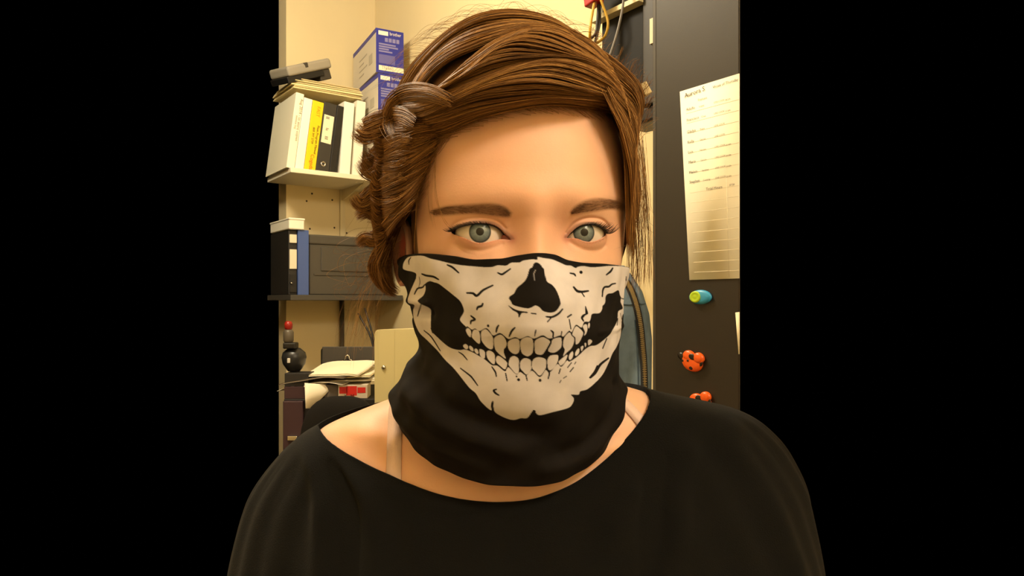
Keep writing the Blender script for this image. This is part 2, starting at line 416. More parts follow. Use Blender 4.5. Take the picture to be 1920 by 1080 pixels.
# ---- below: filing cabinet with a messy heap of paper
YB = 2.25
def mfront(px, py, Y, rz=0.0):
    return Matrix.Translation(at(px, py, Y)) @ Matrix.Rotation(rz, 4, 'Z')
fc = bpy.data.objects.new('filing_cabinet', None); link(fc); tag(fc, 'dark plum filing cabinet under the paper heap', 'cabinet')
xa = at(532, 0, YB).x; xb = at(571, 0, YB).x; ztop = z_at(748, YB)
pl = mat((58, 38, 44), 0.4)
box('cabinet_body', (xa, xa + 0.30, YB, YB + 0.40, 0.0, ztop), mat((22, 19, 18), 0.6), None, fc, bevel=0.003)
for k in range(3):
    d_ = box('drawer', (xa + 0.002, xb, YB - 0.016, YB, ztop - 0.36*(k+1) + 0.01, ztop - 0.36*k - 0.005), pl, None, fc, bevel=0.003)
    h_ = box('handle', (xa + 0.02, xb - 0.015, YB - 0.03, YB - 0.016, ztop - 0.36*k - 0.13, ztop - 0.36*k - 0.115), CHROME, None, fc, bevel=0.002)
    h_.parent = d_

mf = bpy.data.objects.new('magazine_file', None); link(mf); tag(mf, 'plum coloured magazine file standing on the filing cabinet', 'file box')
zm_ = z_at(725, YB)
box('file_front', (xa + 0.001, xb, YB + 0.002, YB + 0.006, ztop, zm_), pl, None, mf, bevel=0.001)
box('file_side', (xa + 0.001, xa + 0.004, YB + 0.006, YB + 0.22, ztop, zm_), pl, None, mf)
box('file_side', (xb - 0.003, xb, YB + 0.006, YB + 0.22, ztop, zm_), pl, None, mf)
box('file_content', (xa + 0.005, xb - 0.004, YB + 0.007, YB + 0.215, ztop, zm_ - 0.004), mat((40, 36, 32), 0.8), None, mf)
nb_ = box('dark_notebook', (xa + 0.001, xb + 0.012, YB + 0.004, YB + 0.07, zm_ + 0.0005, z_at(690, YB + 0.03) - 0.0145), mat((34, 30, 28), 0.6), None, bevel=0.002)
tag(nb_, 'thick dark notebook under the rubber stamp', 'notebook')
# sheets of paper, each bent a little
def sheet(px, py, Y, wx, wy, rz, tilt, roll, droop, rgb, label, nm='paper_sheet', thick=0.0012):
    n = 12
    xs = np.linspace(-wx/2, wx/2, n); ys = np.linspace(-wy/2, wy/2, n)
    X, Yv = np.meshgrid(xs, ys)
    Z = -droop * (np.abs(X) / (wx/2))**2 * (X < 0) - droop * 0.5 * (np.abs(X)/(wx/2))**3 * (X > 0) + 0.002*np.sin(X*40+px)*np.cos(Yv*30)
    V = np.stack([X, Yv, Z], -1).reshape(-1, 3)
    M = Matrix.Translation(at(px, py, Y)) @ Matrix.Rotation(rz, 4, 'Z') @ Matrix.Rotation(tilt, 4, 'X') @ Matrix.Rotation(roll, 4, 'Y')
    V = np.array([tuple(M @ Vector(v)) for v in V])
    V2 = V - np.array([0, 0, thick])
    Q = grid_faces(n, n, False)
    edge = []
    idx = np.arange(n*n).reshape(n, n)
    loop = list(idx[0, :]) + list(idx[1:, -1]) + list(idx[-1, -2::-1]) + list(idx[-2:0:-1, 0])
    for i in range(len(loop)):
        p_, q_ = loop[i], loop[(i+1) % len(loop)]
        edge.append((p_, q_, q_ + n*n, p_ + n*n))
    QQ = np.vstack([Q[:, ::-1], Q + n*n, np.array(edge)])
    o = mesh_np(nm, np.vstack([V, V2]), QQ, mat(rgb, 0.8, spec=0.2), smooth=False)
    return tag(o, label, 'paper', 'paper heap on the filing cabinet')
YP = YB + 0.12
sheet(622, 716, YP, 0.26, 0.20, R_(5), 0, R_(-2), 0.012, (232, 223, 200), 'bottom sheet of the paper heap, slightly drooping')
sheet(606, 712, YP - 0.02, 0.23, 0.20, R_(-12), 0, R_(-5), 0.02, (228, 218, 196), 'white sheet low in the heap with its corner hanging down', thick=0.002)
sheet(640, 707, YP, 0.24, 0.20, R_(15), 0, R_(-2), 0.008, (226, 217, 196), 'white sheet in the middle of the paper heap', thick=0.005)
sheet(606, 703, YP - 0.03, 0.22, 0.20, R_(-8), 0, R_(-6), 0.012, (120, 108, 92), 'grey brown folder sheet inside the paper heap', thick=0.004)
sheet(648, 696, YP + 0.02, 0.20, 0.22, R_(3), R_(3), R_(-1), 0.004, (236, 224, 190), 'cream sheet in the heap near the cream panel', thick=0.005)
sheet(636, 688, YP, 0.20, 0.24, R_(-4), R_(6), R_(-1), 0.012, (244, 232, 204), 'bright white top sheet of the paper heap', thick=0.004)
# curled sheet hanging down in front
n = 14
uu = np.linspace(0, 1, n); V = []
for u in uu:
    for v in np.linspace(0, 1, 8):
        q = at(571 + 2*u + v*(52 - 44*u**1.3), 718 + u*48 + 4*v*(1-u), YB - 0.03 - 0.025*math.sin(u*2.2) + 0.05*v)
        V.append(tuple(q))
V = np.array(V); Vb = V + np.array([0.0, 0.0012, 0.0])
Q = grid_faces(n, 8, False); k = len(V)
idx = np.arange(k).reshape(n, 8); loop = list(idx[0, :]) + list(idx[1:, -1]) + list(idx[-1, -2::-1]) + list(idx[-2:0:-1, 0])
E = [(loop[i], loop[(i+1) % len(loop)], loop[(i+1) % len(loop)] + k, loop[i] + k) for i in range(len(loop))]
tag(mesh_np('hanging_sheet', np.vstack([V, Vb]), np.vstack([Q, Q[:, ::-1] + k, np.array(E)]), mat((234, 225, 202), 0.8, spec=0.2)), 'curled sheet hanging down over the cabinet front', 'paper')
# clipboard with chrome clip behind the sheets
cb = bpy.data.objects.new('clipboard', None); link(cb); tag(cb, 'dark clipboard with a chrome clip standing behind the papers', 'clipboard')
Mc = Matrix.Translation(at(652, 684, YP + 0.14)) @ Matrix.Rotation(R_(-8), 4, 'X')
box('board', (-0.095, 0.10, 0, 0.006, -0.02, 0.066), mat((52, 47, 40), 0.5), Mc, cb, bevel=0.002)
tube('clip', [Mc @ Vector(v) for v in [(-0.022, -0.006, 0.0), (-0.016, -0.010, 0.016), (-0.008, -0.012, 0.02), (-0.006, -0.012, 0.03), (0.0, -0.012, 0.034), (0.006, -0.012, 0.03), (0.008, -0.012, 0.02), (0.016, -0.010, 0.016), (0.022, -0.006, 0.0)]], 0.0022, CHROME, cb, n=40)
# dark letter tray at left
lt = bpy.data.objects.new('letter_tray', None); link(lt); tag(lt, 'dark smoky letter tray behind the paper heap', 'tray')
Ml = Matrix.Translation(at(622, 690, YP + 0.22))
box('tray_back', (-0.04, 0.13, 0, 0.008, -0.03, 0.075), mat((40, 40, 34), 0.3), Ml, lt, bevel=0.01, seg=3)
box('tray_base', (-0.04, 0.13, -0.06, 0.0, -0.03, -0.02), mat((36, 34, 30), 0.3), Ml, lt, bevel=0.003)
# black rods leaning in the corner
for i, (pa, pb) in enumerate([((672, 588), (699, 645)), ((684, 578), (701, 640))]):
    tag(tube('thin_rod', [at(*pa, 2.78), at(*pb, 2.74), at(pb[0] + 16, pb[1] + 120, 2.70)], 0.004, BLACK, n=10, sides=8),
        ['longer thin black rod leaning behind the papers', 'thin black rod crossing the longer rod behind the papers'][i], 'rod', 'rods behind the papers')
# tape dispenser / stamp pile at the left edge: red knob, black pads
st = bpy.data.objects.new('rubber_stamp', None); link(st); tag(st, 'rubber stamp with red knob and black pad by the paper heap', 'stamp')
YS = YB + 0.03
Ms = Matrix.Translation(at(541, 690, YS))
lathe('knob', [(0.0001, 0.155), (0.010, 0.153), (0.0135, 0.143), (0.012, 0.130), (0.008, 0.125), (0.0001, 0.124)], mat((140, 30, 20), 0.35), Ms, st)
lathe('stem', [(0.0001, 0.128), (0.012, 0.126), (0.0165, 0.118), (0.0165, 0.09), (0.012, 0.082), (0.0001, 0.082)], mat((84, 76, 64), 0.4), Ms, st)
box('collar', (-0.013, 0.028, -0.02, 0.02, 0.064, 0.084), mat((22, 20, 18), 0.4), Ms, st, bevel=0.004)
lathe('pad_body', [(0.0001, 0.066), (0.02, 0.064), (0.036, 0.05), (0.040, 0.034), (0.036, 0.012), (0.02, -0.012), (0.0001, -0.014)], mat((38, 38, 38), 0.35), Ms @ Matrix.Translation((0.012, 0.02, 0)), st)
box('white_mark', (0.002, 0.012, -0.0215, -0.018, 0.018, 0.034), mat((200, 196, 186), 0.5), Ms, st, bevel=0.002)
# red and white carton under the papers
rc = bpy.data.objects.new('red_white_carton', None); link(rc); tag(rc, 'white carton with red print tucked under the papers', 'box')
Mr = Matrix.Translation((at(634, 746, YB + 0.004).x, YB + 0.004, ztop + 0.0005)) @ Matrix.Rotation(R_(4), 4, 'Z')
box('carton_body', (0, 0.094, 0, 0.08, 0, 0.044), mat((196, 184, 168), 0.6), Mr, rc, bevel=0.001)
for (x0, x1, z0, z1) in [(0.004, 0.03, 0.016, 0.038), (0.026, 0.06, 0.010, 0.04), (0.062, 0.088, 0.018, 0.036), (0.04, 0.052, 0.0, 0.012)]:
    box('red_print', (x0, x1, -0.0008, 0, z0, z1), mat((190, 36, 30), 0.5), Mr, rc)
text_part('carton_text', 'K  M', 0.016, Mr @ Matrix.Translation((0.02, -0.001, 0.003)) @ Matrix.Rotation(R_(90), 4, 'X'), mat((60, 30, 28), 0.6), rc)
box('grey_carton', (-0.045, -0.002, 0.005, 0.08, 0, 0.044), mat((78, 70, 62), 0.6), Mr); tag(bpy.data.objects['grey_carton'], 'dull grey carton next to the red print carton', 'box')

# black office chair back
def pillow(name, M, sx, sy, sz, material, parent, p=3.0, n=20):
    th = np.linspace(0, 2*np.pi, 2*n, endpoint=False); ph = np.linspace(-np.pi/2 + 1e-3, np.pi/2 - 1e-3, n)
    f = lambda v: np.sign(v) * np.abs(v)**(2/p)
    T, Pp = np.meshgrid(th, ph)
    V = np.stack([sx*f(np.cos(Pp))*f(np.cos(T)), sy*f(np.cos(Pp))*f(np.sin(T)), sz*f(np.sin(Pp))], -1).reshape(-1, 3)
    V = np.array([tuple(M @ Vector(v)) for v in V])
    return mesh_np(name, V, grid_faces(n, 2*n), material, parent)
ch = bpy.data.objects.new('office_chair', None); link(ch); tag(ch, 'black padded office chair in front of the filing cabinet', 'chair')
YC = 1.75
pc = at(640, 850, YC)
fab = principled('black_fabric', lin((20, 18, 16)), 0.9, spec=0.15, bump=0.3, bscale=400)
pillow('backrest', Matrix.Translation(pc + Vector((0, 0, -0.02))), 0.105, 0.04, 0.165, fab, ch, p=2.8)
pillow('seat', Matrix.Translation(pc + Vector((0, -0.16, -0.42))), 0.19, 0.19, 0.045, fab, ch, p=3.0)
tube('column', [pc + Vector((0, -0.14, -0.45)), pc + Vector((0, -0.14, -0.95))], 0.025, BLACK, ch)
tube('back_support', [pc + Vector((0, 0.03, -0.1)), pc + Vector((0, 0.05, -0.35)), pc + Vector((0, -0.05, -0.47))], 0.015, BLACK, ch, n=12)
for k in range(5):
    a = k * 2*math.pi/5
    tube('leg', [pc + Vector((0, -0.14, -0.93)), Vector((pc.x + 0.17*math.cos(a), pc.y - 0.14 + 0.17*math.sin(a), 0.022))], [0.02, 0.012], BLACK, ch)
# beige carton low at left
bc = box('beige_carton', (0, 0.09, 0, 0.25, 0.0, 0.035), mat((150, 132, 100), 0.7), Matrix.Translation(at(532, 862, 2.0)) @ Matrix.Rotation(R_(-8), 4, 'Z') @ Matrix.Rotation(R_(12), 4, 'Y'), bevel=0.002)
tag(bc, 'beige cardboard carton low beside the plum cabinet', 'box')

# ---- cream metal panel with a rivet (side of a paper rack)
YK = 1.95
cp = bpy.data.objects.new('paper_cutter', None); link(cp); tag(cp, 'cream painted board with rounded corner and a round screw', 'board')
p0 = at(702, 745, YK)
wx = at(800, 0, YK).x - p0.x; hz = z_at(618, YK) - p0.z
Mk = Matrix.Translation(p0 + Vector((0, 0, -0.12))) @ Matrix.Rotation(R_(-10), 4, 'Z')
bm = bmesh.new()
hz2 = hz + 0.12; r = 0.012; out = [(0, 0), (0, hz2 - r)] + [(r - r*math.cos(a), hz2 - r + r*math.sin(a)) for a in np.linspace(0.2, math.pi/2, 7)] + [(wx, hz2 + 0.006), (wx, 0)]
vf = [bm.verts.new((x, 0, z)) for x, z in out]; vb = [bm.verts.new((x, 0.022, z)) for x, z in out]
bm.faces.new(vf); bm.faces.new(vb[::-1])
for i in range(len(out)): bm.faces.new((vf[i], vb[i], vb[(i+1) % len(out)], vf[(i+1) % len(out)]))
bmesh.ops.bevel(bm, geom=[e for e in bm.edges if abs(e.verts[0].co.y - e.verts[1].co.y) < 1e-6], offset=0.003, segments=2, affect='EDGES', profile=0.5)
bmesh.ops.transform(bm, matrix=Mk, verts=bm.verts)
bm_obj('panel', bm, mat((184, 172, 124), 0.55), cp)
lathe('screw', [(0.0001, 0.005), (0.004, 0.0045), (0.0066, 0.001), (0.0066, 0.0), (0.0001, 0.0)], CHROME, Mk @ Matrix.Translation((0.028, -0.0005, hz2 - 0.106)) @ Matrix.Rotation(R_(90), 4, 'X'), cp, n=16)
box('seam', (0.058, 0.0595, -0.0006, 0.0, 0, hz2), mat((184, 172, 124), 0.55), Mk, cp)
tube('rear_leg', [Mk @ Vector((wx*0.6, 0.03, 0.02)), Mk @ Vector((wx*0.6, 0.2, -(p0.z - 0.12)))], 0.01, BLACK, cp)

# ---- dark cabinet door at the right, with papers and magnets
FD = np.array([-0.607, 0.794])                # along the door, away from the camera
D1 = np.array([0.219, 1.070]);                # far (left) edge
ND = np.array([-0.794, -0.607])
MD = Matrix.Translation((D1[0], D1[1], 0)) @ Matrix.Rotation(math.atan2(-FD[1], -FD[0]), 4, 'Z')   # x towards the camera along the door, -y out of the face
def d_at(px, out=0.0):
    k = (px - 960.0) / F; o = D1 + ND * out
    t = (k * o[1] - o[0]) / (-FD[0] + k * FD[1])
    return t, o[1] - t * FD[1]
dl = d_at(1386)[0]
dr = bpy.data.objects.new('cabinet_door', None); link(dr); tag(dr, 'dark brown metal cabinet door holding papers and magnets', 'cabinet door')
door_m = principled('dark_laminate', lin((33, 27, 21)), 0.45, spec=0.4, var=0.05, vscale=30, bump=0.08, bscale=900)
box('door_panel', (0.0, dl, 0.0, 0.003, 0.02, 2.2), door_m, MD, dr, bevel=0.0015)
box('edge_band', (-0.0015, 0.004, -0.0005, 0.0065, 0.02, 2.2), mat((60, 54, 46), 0.5), MD, dr)
box('foot_rail', (0.01, dl - 0.01, 0.001, 0.005, 0.0, 0.03), BLACK, MD, dr)

# schedule sheet
def paper_on_door(name, corners, rgb, label, thick=0.0006):
    """corners: px,py of TL, TR, BR, BL on the door face"""
    root = bpy.data.objects.new(name, None); link(root); tag(root, label, 'paper')
    L = []
    for px, py in corners:
        t, Y = d_at(px, 0.001); L.append((t, z_at(py, Y)))
    V = [tuple(MD @ Vector((t, -0.001 - thick, z))) for t, z in L] + [tuple(MD @ Vector((t, -0.0002, z))) for t, z in L]
    Q = [(0, 3, 2, 1), (4, 5, 6, 7)] + [(i, (i+1) % 4, 4 + (i+1) % 4, 4 + i) for i in range(4)]
    mesh_np('sheet', np.array(V), np.array(Q), mat(rgb, 0.8, spec=0.2), root, smooth=False)
    return root, L
sc, L = paper_on_door('schedule_sheet', [(1275, 172), (1386, 138), (1386, 522), (1293, 525)], (252, 247, 226), 'printed work schedule with ruled rows hung on the dark door')
gm_ = mat((96, 90, 78), 0.8); lm_ = mat((222, 214, 190), 0.8)
def door_text(px, py, tx, hpx, m, px2=None, py2=None, name='printed_text'):
    t, Y = d_at(px, 0.0025); z = z_at(py, Y)
    slope = 0.0
    if px2 is not None:
        t2, Y2 = d_at(px2, 0.0025); slope = math.atan2(z_at(py2, Y2) - z, t2 - t)
    M = MD @ Matrix.Translation((t, -0.0022, z)) @ Matrix.Rotation(R_(90), 4, 'X') @ Matrix.Rotation(slope, 4, 'Z')
    text_part(name, tx, hpx / F * Y * 1.05, M, m, sc)
rows = [('Adolfo', 'Lopez', 206, 'LINE COOK', '28.50h'), ('Francisco', 'Cruz', 226, 'LINE COOK', '37.00h'), ('Gladys', 'Rojas', 248, 'LINE COOK', ''), ('Kelly', 'Garner', 267, 'LINE COOK', ''),
        ('Luis', 'Hernan', 286, 'LINE COOK', '25.00h'), ('Maria', 'Garcia', 305, 'LINE COOK', '30.00h'), ('Melvin', 'Sanchez', 324, 'LINE COOK', '35.00h'), ('Stephan', 'Cunning', 342, 'LINE COOK', '22.00h')]
door_text(1283, 184, 'Aurora S', 12, mat((84, 78, 66), 0.8), 1320, 170, 'handwriting')
door_text(1336, 166, 'Week of Thursday', 7.0, gm_, 1386, 150)
door_text(1308, 189, 'Employee', 5, gm_, 1326, 184)
for i, (a, b, py, c, d) in enumerate(rows):
    sl = 0.30 - 0.27 * (py - 172) / 353
    door_text(1286 + i*0.9, py + 2, a, 7.0, mat((70, 66, 58), 0.8), 1386, py + 2 - 100*sl)
    door_text(1303 + i*0.9 + len(a)*1.2, py + 2 - (18 + len(a)*1.2)*sl, b, 4.6, gm_, 1386, py + 2 - 100*sl)
    door_text(1338 + i*0.4, py + 2 - 52*sl, c, 4.2, mat((120, 108, 92), 0.8), 1386, py + 2 - 100*sl)
    if d: door_text(1359 + i*0.3, py + 3 - 72*sl, d, 4.2, mat((120, 108, 92), 0.8), 1386, py + 3 - 100*sl)
door_text(1323, 357, 'Total Hours', 7.0, gm_, 1386, 348)
door_text(1367, 349, '37.50', 5, gm_, 1386, 346)
def door_line(pa, pb, wpx=0.7):
    t0, Ya = d_at(pa[0], 0.002); t1, Yb = d_at(pb[0], 0.002)
    z0, z1 = z_at(pa[1], Ya), z_at(pb[1], Yb); w_ = wpx / F * Ya / 2
    dx, dz = t1 - t0, z1 - z0; l = math.hypot(dx, dz); nx, nz = -dz/l*w_, dx/l*w_
    V = [(t0+nx, z0+nz), (t1+nx, z1+nz), (t1-nx, z1-nz), (t0-nx, z0-nz)]
    V = np.array([tuple(MD @ Vector((x, -0.0017, z))) for x, z in V] + [tuple(MD @ Vector((x, -0.0012, z))) for x, z in V])
    mesh_np('ruled_line', V, np.array([(0, 3, 2, 1), (4, 5, 6, 7), (0, 1, 5, 4), (1, 2, 6, 5), (2, 3, 7, 6), (3, 0, 4, 7)]), lm_, sc, smooth=False)
for i in range(18):
    py = 213 + i * 18.6
    if py > 518: break
    sl = 0.30 - 0.27 * (py - 172) / 353
    x0 = 1275 + (py - 172) * 18/353 + 9
    door_line((x0, py), (1385, py - (1385 - x0) * sl))
door_line((1360, 300), (1367, 520)); 
p2, _ = paper_on_door('second_sheet', [(1379, 586), (1386, 585), (1386, 664), (1385, 664)], (236, 226, 196), 'edge of a blank white sheet hung below the schedule')

# magnets
def on_door(px, py, out=0.0):
    t, Y = d_at(px, out)
    return MD @ Matrix.Translation((t, -out, z_at(py, Y))) @ Matrix.Rotation(R_(90), 4, 'X')     # local z points out of the door
mg = bpy.data.objects.new('oval_magnet', None); link(mg); tag(mg, 'blue oval magnet with a lime green round dimple', 'magnet')
Mo = on_door(1315, 557)
def dome(name, M, rx, ry, h, material, parent, prof=None, n=28):
    prof = prof or [(0.86, 0.0), (1.0, 0.25), (0.98, 0.55), (0.85, 0.85), (0.55, 0.98), (0.001, 1.0)]
    prof = np.array(prof); a = np.linspace(0, 2*np.pi, n, endpoint=False)
    V = np.stack([prof[:, 0:1]*rx*np.cos(a), prof[:, 0:1]*ry*np.sin(a), np.broadcast_to(prof[:, 1:2]*h, (len(prof), n))], -1).reshape(-1, 3)
    V = np.array([tuple(M @ Vector(v)) for v in V])
    return mesh_np(name, V, grid_faces(len(prof), n), material, parent)
dome('body', Mo, 0.0195, 0.0105, 0.006, mat((54, 150, 196), 0.35), mg)
dome('dimple', Mo @ Matrix.Translation((-0.0065, 0.0002, 0.0042)), 0.0096, 0.0085, 0.0030, mat((170, 200, 40), 0.35), mg, prof=[(1.0, 0.2), (0.97, 0.8), (0.8, 1.0), (0.6, 0.9), (0.45, 0.75), (0.35, 0.8), (0.001, 0.86)])
def ladybug(px, py, label, rz):
    root = bpy.data.objects.new('ladybug_magnet', None); link(root); tag(root, label, 'magnet', 'orange ladybug magnets')
    M = on_door(px, py) @ Matrix.Rotation(rz, 4, 'Z') @ Matrix.Diagonal((1.12, 1.0, 0.62, 1))
    org = mat((226, 92, 26), 0.35); blk = mat((22, 18, 16), 0.3)
    dome('shell', M, 0.0165, 0.0135, 0.011, org, root)
    dome('wing', M @ Matrix.Translation((0.009, 0.0095, 0)), 0.0085, 0.008, 0.0125, org, root)
    dome('wing', M @ Matrix.Translation((-0.006, 0.0075, 0)), 0.010, 0.008, 0.0118, org, root)
    dome('head', M @ Matrix.Translation((-0.0185, 0.003, 0)), 0.0065, 0.0055, 0.008, blk, root)
    for (x, y, rx, ry, z) in [(0.0005, 0.0085, 0.0072, 0.0045, 0.0088), (0.002, -0.0075, 0.0036, 0.0032, 0.0078), (-0.0045, 0.001, 0.0016, 0.0014, 0.0098), (0.0145, 0.003, 0.003, 0.004, 0.0062), (-0.0125, -0.002, 0.0035, 0.0022, 0.0068)]:
        dome('spot', M @ Matrix.Translation((x, y, z)), rx, ry, 0.0032, blk, root, n=14)
ladybug(1300, 679, 'orange ladybug magnet with black spots on the dark door', R_(-14))
ladybug(1316, 757, 'orange ladybug magnet half hidden behind the black shoulder', R_(8))

# ---- black network rack on the back wall with cables
rk = bpy.data.objects.new('network_rack', None); link(rk); tag(rk, 'black wall rack with a white edge and label, hung high', 'rack')
ta, Ya = t_at(1128, 0.26); tb, Yb2 = t_at(1223, 0.26)
z0 = z_at(196, Yb2); 
dk = mat((22, 20, 18), 0.6, spec=0.2)
box('rack_body', (ta, tb, -0.26, 0.0, z0, 2.9), dk, MB, rk, bevel=0.003)
box('rack_flange', (tb - 0.02, tb + 0.012, -0.27, -0.26, z0, 2.9), mat((44, 40, 36), 0.5), MB, rk, bevel=0.002)
zq = z_at(36, t_at(1131, 0.27)[1])
bm = bmesh.new()
box_bm(bm, ta - 0.012, tb*0 + t_at(1206, 0.27)[0], -0.285, -0.26, zq - 0.004, zq + 0.008, M=MB, bevel=0.001)
bm_obj('white_edge', bm, mat((212, 200, 160), 0.6), rk)
box('asset_label', (t_at(1219, 0.272)[0], t_at(1225, 0.272)[0], -0.274, -0.27, z_at(82, t_at(1222, .272)[1]), z_at(35, t_at(1222, .272)[1])), mat((196, 186, 156), 0.6), MB, rk)
YR = t_at(1130, 0.31)[1]
def cable(pts, rpx, rgb, label):
    o = tube('network_cable', [at(x, y, YR + dY) for x, y, dY in pts], rpx / F * YR, mat(rgb, 0.4), n=40)
    tag(o, label, 'cable', 'cables hanging by the rack')
cable([(1118, -30, 0), (1115, 0, 0), (1109, 35, 0), (1106, 62, 0), (1108, 80, 0.02), (1118, 86, 0.03)], 2.6, (196, 150, 30), 'yellow cable hanging left of the black cables')
cable([(1122, -30, -.01), (1127, 0, -.01), (1137, 28, -.01), (1140, 48, -.01), (1134, 68, 0), (1120, 80, 0.02), (1108, 84, 0.03)], 2.6, (176, 140, 44), 'yellow cable looping over the rack corner')
cable([(1124, -30, .01), (1122, 10, .01), (1120, 40, .01), (1117, 62, .01), (1104, 76, .02), (1098, 90, .03)], 2.8, (40, 36, 32), 'black cable hanging behind the yellow ones')
cable([(1129, -30, .015), (1126, 15, .015), (1124, 45, .015), (1118, 70, .015), (1112, 92, .02)], 2.6, (66, 62, 58), 'dark grey cable hanging between the yellow ones')
cable([(1172, -40, -.05), (1168, 10, -.05), (1160, 50, -.05), (1150, 85, -.05), (1138, 120, -.05), (1130, 160, -.04)], 2.4, (96, 90, 82), 'straight grey cable crossing the black rack front')
rb = box('red_switch_box', (-0.02, 0.017, 0, 0.03, 0.0, 0.05), mat((150, 26, 18), 0.4), Matrix.Translation(at(1106, 6, YR)) @ Matrix.Rotation(ANG - math.pi/2, 4, 'Z') @ Matrix.Rotation(R_(-8), 4, 'Y'), bevel=0.003)
tag(rb, 'small red switch box above the yellow cables', 'box')
ad = box('power_adapter', (t_at(1200, 0.2)[0], tb + 0.005, -0.26, -0.18, z0 - 0.035, z0 - 0.001), BLACK, MB, bevel=0.006)
tag(ad, 'small black power adapter hanging under the rack', 'adapter')

# ---- denim jacket hanging on the back wall
jk = bpy.data.objects.new('denim_jacket', None); link(jk); tag(jk, 'blue denim jacket with a metal zip hanging beside the door', 'jacket')
YJ = 1.55
def jsurf(px, py):
    g = 0.012*math.sin((px - 1150)/14.0) + 0.010*math.sin(py/37.0 + px/30.0)
    edge = ((px - 1185)/70.0)**2*0.05
    return at(px, py, YJ + g + edge)
nr, nc = 60, 40
V = []
for i in range(nr):
    v = i/(nr-1)
    py = 498 + v*330
    right = np.interp(py, [498, 515, 545, 590, 640, 730, 830], [1178, 1192, 1212, 1226, 1231, 1230, 1228])
    for j in range(nc):
        u = j/(nc-1)
        px = 1105 + u*(right - 1105)
        p = jsurf(px, py); p.y += 0.05*max(0, (u - 0.85)/0.15)**2
        V.append(tuple(p))
V = np.array(V); Vb = V + np.array([0.004, 0.05, 0.0]); k = nr*nc
Q = grid_faces(nr, nc, False); idx = np.arange(k).reshape(nr, nc)
loop = list(idx[0, :]) + list(idx[1:, -1]) + list(idx[-1, -2::-1]) + list(idx[-2:0:-1, 0])
E = [(loop[i], loop[(i+1) % len(loop)], loop[(i+1) % len(loop)] + k, loop[i] + k) for i in range(len(loop))]
den = principled('denim', lin((100, 117, 132)), 0.9, spec=0.1, var=0.22, vscale=25, bump=0.5, bscale=900)
mesh_np('jacket_body', np.vstack([V, Vb]), np.vstack([Q, Q[:, ::-1] + k, np.array(E)]), den, jk)
zip_pts = [(1174, 528), (1184, 548), (1193, 575), (1200, 610), (1204, 650), (1207, 690), (1208, 740), (1208, 800)]
def lift(p, d): q = Vector(p); q.y -= d; return q
zp = catmull(zip_pts, 60)
def ribbon(name, pts, half, liftd, thick, material, parent):
    V = []
    for i, (x, y) in enumerate(pts):
        a_ = pts[max(i-1, 0)]; b_ = pts[min(i+1, len(pts)-1)]
        tx, ty = b_[0]-a_[0], b_[1]-a_[1]; l = math.hypot(tx, ty); nx, ny = -ty/l, tx/l
        for sg, dd in ((-1, liftd), (1, liftd), (1, liftd - thick), (-1, liftd - thick)):
            V.append(tuple(lift(jsurf(x + nx*half*sg, y + ny*half*sg), dd)))
    return mesh_np(name, np.array(V), grid_faces(len(pts), 4), material, parent)
ribbon('zip_tape', zp, 6.5, 0.005, 0.005, mat((24, 23, 22), 0.8), jk)
tube('zip_cord', [lift(jsurf(x, y), 0.007) for x, y in zp], 0.0022, mat((120, 108, 84), 0.35, metal=0.8), jk)
bm0 = bmesh.new(); box_bm(bm0, -0.0042, 0.0042, -0.0018, 0.0018, -0.0012, 0.0012)
zm = bpy.data.meshes.new('zip_tooth'); bm0.to_mesh(zm); bm0.free(); zm.materials.append(mat((150, 136, 104), 0.3, metal=0.9))
zz = catmull(zip_pts, 76)
for i in range(75):
    q = lift(jsurf(*zz[i]), 0.0085); e = lift(jsurf(*zz[i+1]), 0.0085) - q
    o = bpy.data.objects.new('zip_tooth', zm); o.location = q; o.rotation_euler = (0, math.atan2(-e.x, -e.z) , 0); link(o, jk)
seam = catmull([(1124, 562), (1150, 568), (1176, 571), (1188, 570)], 12)
ribbon('seam', seam, 0.9, 0.0025, 0.002, mat((60, 78, 92), 0.8), jk)
ribbon('seam', catmull([(1199, 569), (1204, 570), (1210, 569)], 8), 0.9, 0.0025, 0.002, mat((60, 78, 92), 0.8), jk)
ribbon('seam', catmull([(1190, 600), (1194, 650), (1196, 700), (1197, 780)], 20), 0.8, 0.0025, 0.002, mat((60, 78, 92), 0.8), jk)
tube('wall_hook', [MB @ Vector((t_at(1150, 0)[0], -0.0, z_at(480, 1.9))), at(1150, 497, 1.62)], 0.005, CHROME, jk)

# ================================================================== the person
EYE_Z = CZ + 0.043
HC = np.array([0.003, 0.51])             # head axis
YAW = math.radians(8.0)                  # head turned a little
CY, SY = math.cos(YAW), math.sin(YAW)
def h2w(x, y, z, yaw=None):
    """head frame (x right, y back, z up from the eye line) -> world"""
    if yaw is None: c, s = CY, SY
    else: c, s = np.cos(yaw), np.sin(yaw)
    return np.stack(np.broadcast_arrays(HC[0] + c*x - s*y, HC[1] + s*x + c*y, EYE_Z + z), -1)
def px2h(pts, yl):
    """pixels -> (x, z) in the head frame on the plane y = yl"""
    p = np.asarray(pts, float); kx = (p[..., 0] - 960)/F; kz = (HOR - p[..., 1])/F
    # ray t*(kx,1,kz); head y = -s*(X-HCx) + c*(Y-HCy)
    t = (yl - SY*HC[0] + CY*HC[1]) / (-SY*kx + CY)
    X, Y, Z = t*kx, t, t*kz + CZ
    return np.stack([CY*(X - HC[0]) + SY*(Y - HC[1]), Z - EYE_Z], -1)

